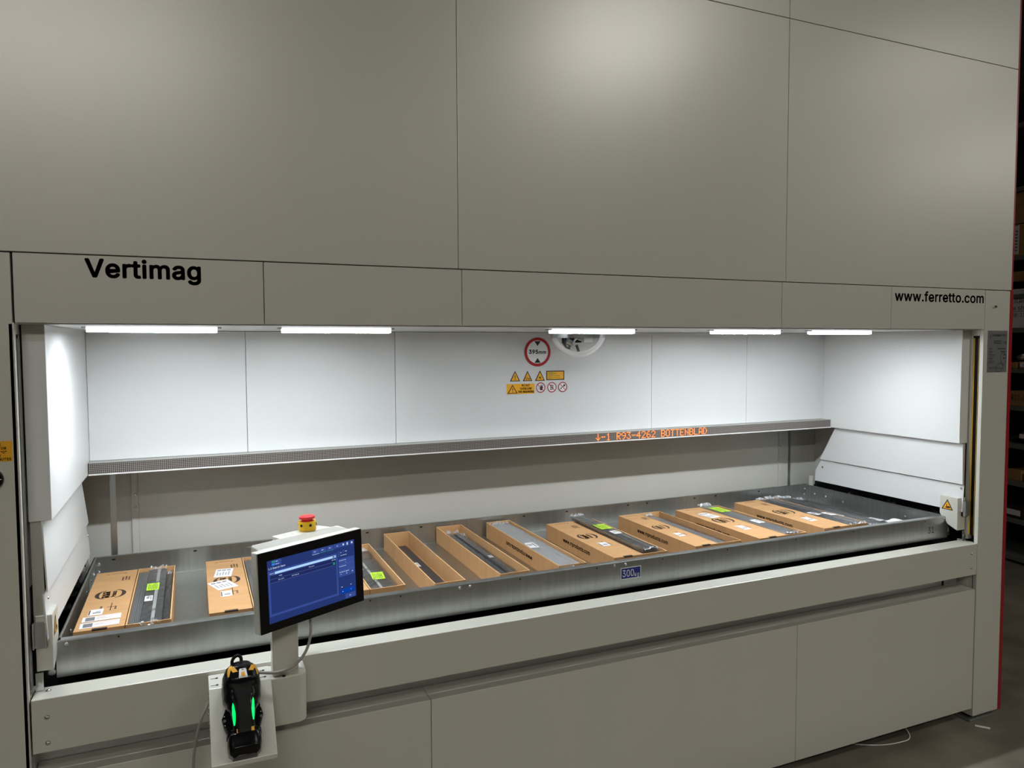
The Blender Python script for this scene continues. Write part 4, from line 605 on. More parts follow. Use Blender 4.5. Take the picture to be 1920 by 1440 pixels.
labs = ['round red prohibition sticker with a black hand', 'round red prohibition sticker with a figure and boxes, between two others', 'round red prohibition sticker with a reaching hand, nearest the right wall']
for k, cx in enumerate((1.8895, 1.9475, 2.004)):
    b = MB(); cz = 1.5725
    b.lathe(Vector((cx, SY, cz)), -Y, [(0.0, -.0003), (.0238, -.0003), (.0238, .0005), (0, .0005)], M['white'], 32)
    o = Vector((cx, SY-.0009, cz))
    if k == 0:
        b.flat([(-.002, -.013), (.008, -.012), (.012, .0), (.006, .006), (-.001, .004), (-.005, -.002)], o, X, Z, M['ink'])
        for q in range(4): b.flat([(-.001+q*.0032, .002), (.0012+q*.0032, .002), (.002+q*.0036, .014-abs(q-1)*.002), (-.0002+q*.0036, .014-abs(q-1)*.002)], o, X, Z, M['ink'])
        for q in range(3): b.box(cx-.015, cx-.006, SY-.0010, SY-.0008, cz-.008+q*.006, cz-.0065+q*.006, M['greyprint'])
    elif k == 1:
        for q in range(3):
            b.box(cx-.008, cx-.001, SY-.0010, SY-.0008, cz-.012+q*.009, cz-.006+q*.009, M['ink']); b.box(cx+.001, cx+.008, SY-.0010, SY-.0008, cz-.010+q*.008, cz-.005+q*.008, M['ink'])
    else:
        b.flat([(-.014, -.013), (-.008, -.001), (-.004, -.003), (-.006, -.008)], o, X, Z, M['ink']); b.flat([(.002, .004), (.006, .012), (.013, .012), (.013, .006), (.008, .001)], o, X, Z, M['ink'])
        b.flat([(-.003, -.003), (.004, .003), (.003, .006), (-.005, .0)], o, X, Z, M['ink'])
    b.ring((cx, SY-.0013, cz), X, Z, .0198, .0238, M['signred'], 32)
    d1 = Vector((.7071, 0, -.7071)); d2 = Vector((.7071, 0, .7071))
    b.flat([(-.0205, -.0014), (.0205, -.0014), (.0205, .0014), (-.0205, .0014)], (cx, SY-.0014, cz), d1, d2, M['signred'])
    tag(b.build('prohibition_sticker'), labs[k], 'prohibition sticker')
# rating plate
b = MB(); b.box(3.726, 3.862, -.0012, .0, 1.636, 1.826, M['plate'])
PL = (-.0016, -.0012)
b.text('FERRETTO', (3.758, -.0016, 1.800), X, Z, .096, .0095, M['plateink'], bold=.02)
b.ring((3.745, -.0016, 1.806), X, Z, .003, .005, M['plateink'], 14); b.ring((3.745, -.0016, 1.797), X, Z, .0025, .0045, M['plateink'], 14)
b.text('CE', (3.829, -.0016, 1.766), X, Z, .013, .012, M['plateink']); b.box(3.846, 3.854, *PL, 1.766, 1.778, M['plateink'])
for w, x0, z in ((.052, 3.768, 1.776), (.050, 3.768, 1.767)): b.box(x0, x0+w, *PL, z, z+.005, M['plateink'])
for z, w, w2 in ((1.742, .018, .056), (1.728, .024, .034), (1.714, .040, .014), (1.699, .030, .016), (1.684, .036, 0)):
    b.box(3.737, 3.737+w, *PL, z, z+.0035, M['plateink']); b.box(3.737, 3.737+w*.85, *PL, z-.006, z-.0035, M['plateink'])
    if w2: b.box(3.851-w2, 3.851, *PL, z-.001, z+.0045, M['plateink'])
b.box(3.737, 3.80, *PL, 1.657, 1.6595, M['plateink']); b.box(3.74, 3.845, *PL, 1.652, 1.654, M['plateink'])
def curve_strip(b, pts, w, m, y=-.0019):
    for (x0, z0), (x1, z1) in zip(pts[:-1], pts[1:]):
        d = Vector((x1-x0, 0, z1-z0)).normalized(); nn = Vector((-d.z, 0, d.x))*w/2
        a0, a1 = Vector((x0, y, z0)), Vector((x1, y, z1)); b.quad(a0-nn, a1-nn, a1+nn, a0+nn, m)
lp = [(3.838+.022*math.sin(q), 1.675+.048*(1-math.cos(q))/2*1.0) for q in [i*.35 for i in range(19)]]
curve_strip(b, [(3.8365+(-.020*math.sin(q)*(1-.3*math.cos(q))), 1.668+.056*(1-math.cos(q))/2) for q in [i*2*math.pi/22 for i in range(23)]], .0025, M['plateink'])
curve_strip(b, [(3.8365-.05*(1-math.cos(q))/2*1.0, 1.664+.02*math.sin(q)-.006*(1-math.cos(q))) for q in [i*2*math.pi/22 for i in range(23)]], .0022, M['plateink'])
tag(b.build('rating_plate'), 'grey metal rating plate on the right column', 'rating plate')
# sticker and switch on the left column
b = MB(); b.box(-.115, -.0135, -.0008, 0, 1.481, 1.533, M['yellow'])
for tx, xe, z in (('THE', -.0375, 1.521), ('ROTOR', -.0262, 1.5115), ('IN "0"', -.0262, 1.5015), ('AT', -.0375, 1.492), ('MINUTES', -.0165, 1.4835)):
    asp = text_geo(tx, .03)[2]; w = .0068*asp; b.text(tx, (xe-w, -.0010, z), X, Z, w, .0068, M['ink'], bold=.03)
tag(b.build('instruction_sticker'), 'amber sticker with black capitals on the left column edge', 'sticker')
t = empty('rotary_switch', (-.062, 0, 1.437), 'black round rotary switch below the amber sticker', 'switch')
b = MB(); b.lathe((-.062, 0, 1.437), -Y, [(.028, 0), (.0275, .006), (.026, .009), (.018, .010), (.018, .0), (.0, .0)], M['black'], 36)
for q in range(10):
    a = q*.6; b.box(-.062+.023*math.cos(a)-.0012, -.062+.023*math.cos(a)+.0012, -.0100, -.0090, 1.437+.023*math.sin(a)-.001, 1.437+.023*math.sin(a)+.001, M['white'])
b.build('dial', t, smooth=True)
b = MB(); b.prism([(-.080, 1.433), (-.080, 1.441), (-.044, 1.441), (-.044, 1.433)], xz, -.03, -.004, M['blackm']); b.build('knob', t, bevel=.002)

# ------------------------------------------------------------------ the tray
TXA, TXB, TYA, TYB, TZT, TZF, TZB = .046, 3.654, .117, .987, .9595, .868, .856
tray = empty('storage_tray', (1.85, .55, TZB), 'long shallow galvanised steel tray full of cartons', 'tray')
G = M['galv']
MB().box(TXA+.003, TXB-.003, TYA+.003, TYB-.003, TZB+.004, TZF, G).build('tray_floor', tray)
seams = [TXA, 1.244, 1.862, TXB]
for i in range(3):
    b = MB(); b.prism([(TYA, TZB), (TYA, TZT-.003), (TYA+.003, TZT), (TYA+.023, TZT), (TYA+.023, TZT-.008), (TYA+.0205, TZT-.008), (TYA+.0205, TZT-.003), (TYA+.0035, TZT-.003), (TYA+.0035, TZB)], yz, seams[i]+(.0005 if i else 0), seams[i+1], G)
    b.build('front_wall', tray)
b = MB(); b.box(TXA+.004, TXB-.004, TYA-.0006, TYA, .9385, TZT-.004, G); b.build('front_hem', tray)
b = MB(); b.box(TXA, TXB, TYB-.0035, TYB, TZB, TZT, G); b.box(TXA, TXB, TYB-.004, TYB+.014, TZT-.003, TZT, G); rw = b.build('rear_wall', tray)
b = MB(); b.box(TXA+.01, TXB-.01, TYB-.012, TYB-.0035, TZF, TZF+.0015, M['galv_b']); b.build('rear_floor_weld', tray)
for s in (0, 1):
    x0 = TXA if s == 0 else TXB-.0035
    b = MB(); b.box(x0, x0+.0035, TYA+.003, TYB-.003, TZB, TZT, G)
    xo = TXA if s == 0 else TXB-.010; b.box(xo, xo+.010, TYA+.003, TYB, TZT-.003, TZT, G); sw = b.build('end_wall', tray)
    xin = TXA+.0035 if s == 0 else TXB-.0035; nx = 1 if s == 0 else -1
    x0, x1 = sorted((xin, xin+nx*.002))
    MB().box(x0, x1, .78, TYB-.004, TZF, TZT-.004, M['galv']).build('corner_plate', sw)
    for y, z in ((.919, .915), (.839, .914), (.719, .908), (.336, .909)): screw('screw', (x1 if s == 0 else x0, y, z), (nx, 0, 0), .0055, sw)
    for z in (.934, .904): screw('screw', (xin+nx*.012, TYB-.0036, z), (0, -1, 0), .0055, sw)
    # carrying hook
    xh = TXA-.012 if s == 0 else TXB+.020
    b = MB(); b.tube([(xin+(-nx)*.004, .135, .905), (xh, .135, .905), (xh+(-nx)*.008, .135, .895), (xh+(-nx)*.009, .135, .862)], .007, M['galv_b']); b.cyl((xh, .125, .87), (xh, .150, .87), .009, M['steel'])
    b.build('lift_hook', tray, smooth=True)
b = MB()
for x in (.113, .403, .8, 1.10, 1.345, 1.858, 2.09, 2.444, 2.56, 2.86, 3.0, 3.30): b.box(x-.006, x+.006, TYB-.0040, TYB-.0034, .944, .950, M['void'])
b.build('rim_slots', rw)
b = MB()
for x in (.20, .92, 1.02, 1.45, 1.76, 2.05, 2.36, 2.72, 3.05, 3.50): b.cyl((x, TYA-.0008, .9475), (x, TYA-.0002, .9475), .0028, M['void'], n=10)
b.build('rim_holes', tray)
for x in (1.226, 1.262, 1.835, 1.884, .072, 3.63): screw('screw', (x, TYA-.0006, .948), (0, -1, 0), .0045, tray)
b = MB(); b.box(1.862, 1.9505, TYA-.0018, TYA-.0006, .8905, .9345, M['white']); b.box(1.8645, 1.948, TYA-.0022, TYA-.0018, .893, .932, M['bluelab'])
b.text('300', (1.8690, TYA-.0025, .8995), X, Z, .0500, .0265, M['white'], bold=.0); b.text('kg', (1.922, TYA-.0025, .8945), X, Z, .0205, .0175, M['white'])
o = b.build('load_label', tray); o['label'] = 'blue 300 kg load label'
b = MB(); b.text('31', (3.522, TYA-.0006, .888), X, Z, .040, .0285, M['ink']); b.build('tray_number', tray)

# ------------------------------------------------------------------ cartons
FZ = TZF
def logo(b, cx, cy, z, k, m, flip=False):
    # round two-line mark with an arc on each side; reads along +y
    r = Y*(-1 if flip else 1); u = -X*(-1 if flip else 1)
    o = Vector((cx, cy, z))
    b.text('R&R', o-r*(.036*k)+u*(.001*k), r, u, .072*k, .025*k, m, bold=.04)
    b.text('Products', o-r*(.034*k)-u*(.019*k), r, u, .068*k, .016*k, m, bold=.03)
    for sgn in (1, -1):
        pts = []; inn = []
        for i in range(13):
            a = math.radians(10+160*i/12); pts.append((.050*k*math.cos(a), sgn*(.010+.040*math.sin(a))*k)); inn.append((.046*k*math.cos(a), sgn*(.009+(.040-.013*math.sin(a))*math.sin(a))*k))
        for i in range(12):
            q = [pts[i], pts[i+1], inn[i+1], inn[i]]
            if sgn < 0: q = q[::-1]
            b.flat(q, o, r, u, m)

def carton(name, x0, xm, x1, y0, y1, top, label, group='cartons in the tray', side='www.rrproducts.com', labels=(), closed=True, logo_k=1., flip_side=False, prints=True, in_h=0):
    root = empty(name, ((x0+x1)/2, (y0+y1)/2, FZ), label, 'carton', group)
    th = .0035; C_, CI, CE = M['card'], M['cardin'], M['cardedge']
    if closed:
        b = MB(); b.box(x0, xm-.002, y0, y1, FZ+.0002, top, C_)
        zt = top+.0004; cx = (x0+xm)/2; w = xm-x0
        if prints:
            logo(b, cx, y0+.58*(y1-y0)-.02, zt, .90*logo_k*w/.13, M['cink'])
            [b.dashes((cx+w*(.20+.075*q), y1-.125+.006*(q % 2), zt), Y, -X, .045, .006, M['cink'], 7) for q in range(3)]
            for q in (-1, 1): b.box(cx+q*.028-.005, cx+q*.028+.004, y1-.036, y1-.033, zt-.0002, zt+.0001, M['cink'])
            b.box(cx-.018, cx+.020, y1-.030, y1-.0285, zt-.0002, zt+.0001, M['cink'])
            b.box(cx+.012, cx+.0145, y0+.16, y0+.235, zt-.0002, zt+.0001, M['cink']); b.box(cx+.002, cx+.024, y0+.195, y0+.1975, zt-.0002, zt+.0001, M['cink'])
            b.dashes((cx+.030, y0+.17, zt), Y, -X, .03, .006, M['cink'], 4); b.dashes((cx-.012, y0+.17, zt), Y, -X, .045, .006, M['cink'], 5)
            b.box(cx-.02, cx+.02, y0-.0006, y0+.010, top-.004, top+.0006, M['cink'])
        if side:
            wd = (y1-y0)*.40; yc = y0+(y1-y0)*.52
            if not flip_side: b.text(side, (x0-.0004, yc+wd/2, FZ+.026), -Y, Z, wd, .023, M['cink'], bold=.03)
        h = b.build('closed_half', root)
    # open half
    a = xm+.001 if closed else x0
    b = MB()
    b.box(a, x1, y0+.002, y1, FZ+.0002, FZ+.004, CI)
    if not closed and side:
        wd = (y1-y0)*.36; yc = y0+(y1-y0)*.5
        if flip_side: b.text(side, (x0-.0004, yc-wd/2, FZ+.050), Y, -Z, wd, .023, M['cink'], bold=.03)
        else: b.text(side, (x0-.0004, yc+wd/2, FZ+.026), -Y, Z, wd, .023, M['cink'], bold=.03)
    for bx_ in ((a, a+th, y0+.002, y1), (x1-th, x1, y0+.002, y1), (a+th, x1-th, y0+.002, y0+.002+th), (a+th, x1-th, y1-th, y1)): b.box(*bx_, FZ+.004, top-.001, CI if False else C_)
    oh = b.build('open_half' if closed else 'tray_body', root)
    b = MB()
    for bx_ in ((a, a+th, y0+.002, y1), (x1-th, x1, y0+.002, y1), (a+th, x1-th, y0+.002, y0+.002+th), (a+th, x1-th, y1-th, y1)): b.box(*bx_, top-.001, top, CE)
    b.build('cut_edge', oh)
    for (lx0, lx1, ly0, ly1, kind, rot) in labels:
        b = MB(); cx, cy = (lx0+lx1)/2, (ly0+ly1)/2; w, h = lx1-lx0, ly1-ly0; z = top+.0006
        b.box(-w/2, w/2, -h/2, h/2, 0, .0004, M['paper'])
        if kind == 'ship':
            b.box(-w*.42, -w*.18, -h*.36, h*.36, .0004, .0006, M['greyprint']); b.box(-w*.14, w*.44, h*.28, h*.34, .0004, .0006, M['pinkline']); b.box(-w*.14, w*.30, -h*.1, -h*.05, .0004, .0006, M['pinkline'])
            b.box(-w*.14, w*.1, h*.06, h*.10, .0004, .0006, M['greyprint'])
        elif kind == 'bar':
            for q in range(14):
                if q % 5 != 4: b.box(-w*.40+q*w*.055, -w*.40+q*w*.055+w*.034, h*.25, h*.38, .0004, .0006, M['ink'])
            for q in range(5): b.box(-w*.38+q*w*.16, -w*.30+q*w*.16, -h*.3, h*.12-(q % 2)*h*.1, .0004, .0006, M['tape'])
        else:
            b.box(-w*.47, -w*.38, -h*.4, h*.4, .0004, .0006, M['ink']); b.box(-w*.2, w*.35, -h*.2, -h*.05, .0004, .0006, M['greyprint']); b.box(-w*.0, w*.35, h*.05, h*.15, .0004, .0006, M['tape'])
        b.xf(Matrix.Translation((cx, cy, z)) @ Matrix.Rotation(rot, 4, 'Z'))
        b.build('shipping_label' if kind != 'small' else 'item_label', root)
    return root

carton('carton', .073, .208, .333, .225, .83, .940, 'cut-open carton with two long white shipping labels at the tray\'s left end',
       labels=((.085, .190, .300, .345, 'ship', .03), (.085, .190, .245, .290, 'ship', .03), (.095, .135, .355, .410, 'small', 0)), side='')
carton('carton', .440, .570, .690, .225, .83, .940, 'cut-open carton with two white barcode labels beside the touchscreen', side='',
       labels=((.468, .528, .600, .700, 'bar', -.12), (.455, .525, .455, .555, 'bar', .35), (.480, .515, .372, .432, 'small', 0)))
carton('carton', .822, .948, 1.073, .245, .83, .940, 'cut-open carton half hidden behind the touchscreen', side='')
carton('carton', 1.166, 1.166, 1.280, .205, .952, .942, 'narrow open carton holding one dark flat blade', closed=False, side='')
carton('carton', 1.414, 1.414, 1.534, .212, .974, .942, 'narrow open carton with several clear-wrapped dark blades', closed=False, side='')
carton('carton', 1.654, 1.654, 1.771, .212, .960, .942, 'narrow open carton with upside-down web address, filled with a film-wrapped grey blade', closed=False, flip_side=True)
carton('carton', 1.900, 2.028, 2.149, .224, .824, .940, 'cut-open carton with a lime labelled pack lying proud on top', labels=((1.945, 1.985, .385, .44, 'small', .0),))
carton('carton', 2.290, 2.403, 2.529, .228, .828, .940, 'cut-open carton whose purplish grey pack lies low inside', labels=((2.325, 2.360, .385, .44, 'small', .0),))
carton('carton', 2.615, 2.762, 2.881, .215, .815, .940, 'cut-open carton with a shipping label and a lime label near its back end', labels=((2.660, 2.720, .600, .70, 'bar', .15), (2.66, 2.70, .36, .43, 'small', .0)))
carton('carton', 3.000, 3.150, 3.271, .230, .832, .940, 'cut-open carton nearest the tray\'s right end, with clear-wrapped bars', labels=((3.05, 3.095, .36, .43, 'small', .0),))

# ------------------------------------------------------------------ blades and packs
def slab(b, x0, x1, y0, y1, z0, z1, m, ny=24, amp=.0012, nx=4):
    vs = []; fs = []
    for iy in range(ny+1):
        y = y0+(y1-y0)*iy/ny
        for ring in range(2*(nx+1)):
            top = ring <= nx; k = ring if top else 2*nx+1-ring
            x = x0+(x1-x0)*k/nx
            edge = (k == 0 or k == nx)
            z = (z1-(.002 if edge else 0)+random.uniform(-amp, amp)) if top else z0
            vs.append((x+(random.uniform(-amp, amp)*.6 if edge else 0), y, z))
    n = 2*(nx+1)
    for iy in range(ny):
        for k in range(n): fs.append((iy*n+k, iy*n+(k+1) % n, (iy+1)*n+(k+1) % n, (iy+1)*n+k))
    fs += [tuple(range(n))[::-1], tuple(range(ny*n, (ny+1)*n))]
    b.add(vs, fs, m)
def crumple(b, x0, x1, y, z0, z1, dy, m):
    # crumpled end of a film bag: fan of small folds
    n = 9; vs = []; fs = []
    for j in range(4):
        for i in range(n+1):
            t_ = j/3; x = x0+(x1-x0)*i/n+random.uniform(-.002, .002)
            vs.append((x, y+dy*t_, z1-.002+random.uniform(-.004, .011)*(1 if j else .3)))
    for j in range(3):
        for i in range(n): q = j*(n+1)+i; fs.append((q, q+1, q+n+2, q+n+1))
    b.add(vs, fs, m)
def sticker(parent, x0, x1, y0, y1, z, kind, rot=0.):
    b = MB(); w, h = x1-x0, y1-y0
    b.box(-w/2, w/2, -h/2, h/2, 0, .0005, M['lime'] if kind == 'lime' else M['paper'])
    if kind == 'lime':
        for q in range(6): b.box(-w*.36+q*w*.13, -w*.36+q*w*.13+.0022, -h*.4, h*.38-(q % 3)*h*.08, .0005, .0007, M['limeprint'])
    else:
        b.box(w*.22, w*.34, -h*.35, h*.35, .0005, .0007, M['greyprint']); b.box(-w*.3, w*.1, -h*.1, h*.2, .0005, .0007, M['tape'])
    b.xf(Matrix.Translation(((x0+x1)/2, (y0+y1)/2, z)) @ Matrix.Rotation(rot, 4, 'Z'))
    o = b.build('lime_label' if kind == 'lime' else 'white_label', parent)
    if kind == 'lime': o['label'] = 'lime green printed label'
def pack(label, x0, x1, y0, y1, z0, z1, m='wrapd', stickers=(), film=True, tape=None, cat='wrapped pack', group='wrapped blade packs', rot=0., name='wrapped_pack', ends=(1, 1), fm='film'):
    c = Vector(((x0+x1)/2, (y0+y1)/2, z0)); root = empty(name, c, label, cat, group)
    slab_ = MB(); slab(slab_, x0, x1, y0, y1, z0+.0004, z1, M[m]); slab_.build('blades', root)
    if film:
        b = MB(); slab(b, x0-.0022, x1+.0022, y0-.008, y1+.008, z0+.0002, z1+.0028, M[fm], amp=.0018); b.build('film_wrap', root)
        b = MB()
        if ends[1]: crumple(b, x0-.001, x1+.001, y1+.004, z0+(z1-z0)*.2, z1+.003, .028, M['filmend'])
        if ends[0]: crumple(b, x0-.001, x1+.001, y0-.002, z0+(z1-z0)*.2, z1+.002, -.014, M['filmend'])
        if ends[0] or ends[1]: b.build('film_end', root)
    for q in stickers: sticker(root, *q[:4], z1+.0032, q[4], q[5] if len(q) > 5 else 0)
    if tape:
        b = MB(); b.box(tape[0], tape[1], y0+.002, y1-.002, z1+.0030, z1+.0034, M['tape']); b.build('tape', root)
    if rot: root.rotation_euler.z = rot
    return root
def bars(label, n, x0, x1, y0, y1, z0, z1, m, group='steel blades', rot=0.):
    c = Vector(((x0+x1)/2, (y0+y1)/2, z0)); root = empty('blade_bundle', c, label, 'blades', group)
    w = (x1-x0)/n
    for i in range(n):
        b = MB(); dz = random.uniform(-.002, .001); dy = random.uniform(-.006, .006)
        b.box(x0+i*w+.0004, x0+(i+1)*w-.0004, y0+dy, y1+dy, z0+.0003, z1+dz, M[m]); b.build('blade', root)
    root.rotation_euler.z = rot
    return root
IZ = FZ+.0042
bars('row of thin grey blades on edge beside the lime labelled pack, left end of tray', 6, .2135, .2435, .238, .815, IZ, .932, 'bladel')
pack('dark wrapped pack with lime and white labels in the leftmost carton', .2455, .303, .240, .812, IZ, .934, 'wrapd',
     stickers=((.2475, .2865, .555, .635, 'lime'), (.2475, .2715, .440, .495, 'white')), tape=(.2745, .2845))
pack('narrow dark pack squeezed against the right wall of the leftmost carton', .306, .327, .245, .80, IZ, .915, 'wrapd', ends=(0, 1))
bars('thin grey blades on edge in the carton beside the touchscreen', 7, .5785, .620, .240, .812, IZ, .933, 'bladel')
pack('grey film-wrapped pack behind the touchscreen\'s left edge', .624, .680, .245, .805, IZ, .928, 'wrapg')
pack('dark pack with a lime label directly right of the touchscreen', .955, 1.064, .262, .80, IZ, .914, 'wrapd', stickers=((1.0, 1.046, .415, .50, 'lime', -.1), (.965, .99, .55, .62, 'white')), tape=(1.000, 1.010))
r = empty('flat_blade', (1.223, .57, IZ), 'single dark flat blade with a small white label in its carton', 'blade')
MB().box(1.186, 1.258, .225, .925, IZ, IZ+.014, M['blade']).build('blade_bar', r, bevel=.001)
sticker(r, 1.205, 1.232, .60, .655, IZ+.0142, 'white')
b = MB(); vs = [(1.205+i*.0155, .225+j*.03, IZ+.0165+.006*math.sin(i*1.3+j)+.006*(i == 3)) for j in range(4) for i in range(5)]
b.add(vs, [(j*5+i, j*5+i+1, j*5+i+6, j*5+i+5) for j in range(3) for i in range(4)], M['paper'])
tag(b.build('paper_slip'), 'creased white paper slip lying on the front end of the flat blade', 'paper')
wl = ['clear-wrapped dark bar lying nearest the left wall of the third narrow-row carton', 'clear-wrapped dark bar, second from the left in the open carton', 'clear-wrapped dark bar with a small tag, third in the open carton', 'clear-wrapped dark bar against the right wall of the open carton']
for i in range(4):
    xx = 1.4215+i*.0268
    pack(wl[i].replace('the third narrow-row carton', 'the narrow open carton'), xx, xx+.021, .235+.012*(i % 2), .93-.02*i, IZ, .912+.006*(i % 3), 'blade' if i % 2 else 'wrapd', group='clear-wrapped bars in one open carton',
         stickers=((xx+.002, xx+.018, .47, .50, 'white'),) if i == 2 else (), ends=(1, 1))
pack('grey blade in loose clear film with a white label, beside upside-down carton text', 1.661, 1.725, .224, .93, IZ, .932, 'bladel', stickers=((1.672, 1.712, .50, .58, 'white', -.05),), fm='filmm')
pack('second grey blade in loose crinkled film, in the carton with the upside-down text', 1.728, 1.763, .23, .935, IZ, .930, 'bladel', ends=(1, 1), fm='filmm')
bars('flat grey blades under the proud lime labelled pack', 4, 2.034, 2.145, .236, .812, IZ, .926, 'bladel')
pack('dark pack lying proud of its carton, with lime and white labels', 2.046, 2.112, .245, .845, .9275, .953, 'wrapd', stickers=((2.050, 2.106, .575, .66, 'lime'), (2.062, 2.100, .485, .535, 'white')), tape=(2.086, 2.0885))
pack('purplish grey pack lying low in the fourth carton from the right', 2.410, 2.480, .245, .80, IZ, .926, 'wrapg', ends=(0, 1))
pack('purple tinted narrow pack beside the low grey pack', 2.483, 2.520, .245, .78, IZ, .914, 'wrapp', ends=(1, 0))
pack('grey film-wrapped pack with a lime label at its back end', 2.770, 2.842, .232, .81, IZ, .943, 'wrapg', stickers=((2.775, 2.835, .66, .76, 'lime'), (2.785, 2.825, .41, .475, 'white')))
pack('purple tinted pack beside the grey pack whose lime label lies at the back', 2.845, 2.874, .235, .79, IZ, .931, 'wrapp', ends=(0, 0))
pack('clear-wrapped bar with a white tag along the lid of the rightmost carton', 3.158, 3.206, .245, .825, IZ, .938, 'blade', stickers=((3.165, 3.2, .44, .50, 'white', .2),))
pack('clear-wrapped bar along the right wall of the rightmost carton', 3.210, 3.262, .245, .815, IZ, .940, 'bladel', stickers=((3.218, 3.25, .40, .46, 'white', .1),))
ll = ['loose clear-wrapped bar lying on the tray right beside the rightmost carton', 'loose clear-wrapped black bar, second to the right of the cartons', 'loose clear-wrapped dark bar, third to the right of the cartons', 'loose clear-wrapped flat bar nearest the tray\'s right end']
for i, (a, c, y0, y1, zt, m) in enumerate(((3.285, 3.335, .25, .90, .921, 'blade'), (3.345, 3.402, .25, .905, .914, 'wrapd'), (3.412, 3.465, .22, .91, .908, 'blade'), (3.475, 3.560, .19, .90, .893, 'wrapd'))):
    st = {0: ((3.292, 3.330, .42, .49, 'white', .2),), 3: ((3.485, 3.535, .36, .43, 'white', .2),)}.get(i, ())
    pack(ll[i], a, c, y0, y1, FZ+.0003, zt, m, stickers=st, group='loose wrapped bars on the tray floor', rot=-.01*(i-1))
b = MB(); vs = [(3.40+i*.022+.01*j, .205+j*.028, .921+.004*math.sin(i*1.6+j*.8)) for j in range(4) for i in range(6)]
b.add(vs, [(j*6+i, j*6+i+1, j*6+i+7, j*6+i+6) for j in range(3) for i in range(5)], M['paper'])
tag(b.build('delivery_note'), 'white delivery note lying on the loose wrapped bars', 'paper')

# ------------------------------------------------------------------ operator console
con = empty('operator_console', (.56, -.05, .70), 'touchscreen console on a grey post bolted to the front rail', 'touchscreen console')
BX0, BX1, BYF = .430, .690, -.095
pl = [(BX0, -.0005), (BX0, BYF), (BX1-.03, BYF)]+[(BX1-.03+.03*math.sin(a), BYF+.03-.03*math.cos(a)) for a in [i*math.pi/2/8 for i in range(1, 9)]]+[(BX1, -.0005)]
MB().prism(pl, xy, .70, .838, P).build('mounting_box', con, bevel=.002)
b = MB(); b.box(.4305, .592, BYF-.001, -.002, .838, .8405, P)
b.prism([(BYF, .8405), (BYF-.1414, .6991), (BYF-.1414, .6871), (BYF-.1384, .6871), (BYF-.1384, .6965), (BYF, .8363)], yz, .4305, .592, P)
slope = b.build('sloped_shelf', con, bevel=.0015)
for (sx, sy) in ((.452, -.03), (.452, -.075), (.576, -.03), (.577, -.075)):
    MB().cyl((sx, sy, .8405), (sx, sy, .8412), .004, M['blackm'], n=12).box(sx-.016, sx-.004, sy-.0008, sy+.0008, .8405, .8412, M['blackm']).build('keyhole', slope)
for k in range(6): screw('screw', (.4300, -.08+.012*(k % 2), .825-.022*k), (-1, 0, 0), .003, con)
PX0, PX1, PY0, PY1 = .597, .669, -.084, -.034
MB().box(PX0, PX1, PY0, PY1, .838, 1.04, P).build('post', con, bevel=.004)
MB().cyl((.627, -.0885, .838), (.627, -.0885, .8395), .005, M['blackm'], n=12).build('cable_hole', con)
b = MB(); b.box(.672, .680, -.055, -.015, .838, .8392, M['white']); b.build('cover_strip', con)
a_, t_ = .477, .044
n_ = Vector((math.sin(a_)*math.cos(t_), -math.cos(a_)*math.cos(t_), math.sin(t_))); ex = Vector((math.cos(a_), math.sin(a_), 0)); yv = -n_; zv = ex.cross(yv)
Om = Vector((.711, -.12, 1.116))
MT = Matrix(((ex.x, yv.x, zv.x, Om.x), (ex.y, yv.y, zv.y, Om.y), (ex.z, yv.z, zv.z, Om.z), (0, 0, 0, 1)))
def mbuild(b, name, parent=con, **k): b.xf(MT); return b.build(name, parent, **k)
HW, HH = .1735, .1095
hous = mbuild(MB().box(-HW, HW, .003, .030, -HH, HH, P), 'screen_housing', bevel=.003)
b = MB(); b.prism([(-.150, .030), (.150, .030), (.165, .100), (.160, .105), (-.124, .105), (-.130, .100)], xy, -HH+.012, HH-.0012, P)
mbuild(b, 'rear_housing', bevel=.002)
b = MB(); b.prism([(-.036, .104), (.140, .104), (.132, .155), (-.030, .155)], xy, -HH+.03, HH-.0005, P)
mbuild(b, 'top_box', bevel=.002)
b = MB()
for r_ in range(11):
    y = .036+r_*.0060
    for q in range(44):
        x = -.144+q*.0067
        b.box(x, x+.0038, y, y+.0022, HH-.0013, HH-.0009, M['greyprint'])
o = mbuild(b, 'vent_slots', hous)
b = MB(); b.ring((.008, .128, HH-.0002), X, Y, .0125, .0135, M['greyprint'], 28); mbuild(b, 'cover_disc', hous)
gl = mbuild(MB().box(-HW+.0015, HW-.0015, -.0005, .003, -HH+.0015, HH-.0015, M['black']), 'black_bezel', bevel=.001)
# picture on the screen
b = MB(); L = [0]
def ui(x0, x1, z0, z1, m, lv=1): b.box(x0, x1, -.0007-.0002*lv, -.0006, z0, z1, M[m])
def ut(s, x, z, h, m='ui_txt', w=None, lv=4): b.text(s, (x, -.0008-.0002*lv, z), X, Z, w, h, M[m], bold=.01)
def ud(x, z, h, n): b.dashes((x, -.0016, z), X, Z, n*h*.62, h*.8, M['ui_txt'], max(2, n//2))
ui(-.1462, .1436, -.0857, .0828, 'ui_bg', 0)
ui(-.1444, .0811, -.0675, .0544, 'ui_mid', 1); ui(-.1390, .0752, -.0615, .0415, 'ui_dark', 2); ui(-.1390, .0752, -.0615, .0215, 'ui_bg', 3)
ui(-.1240, .0755, .0438, .0500, 'ui_bar', 3); ui(.064, .071, .0452, .0486, 'ui_dark', 4)
ui(-.1390, .0640, .0313, .0318, 'ui_line', 4); ui(-.1390, .0640, .0216, .0221, 'ui_line', 4)
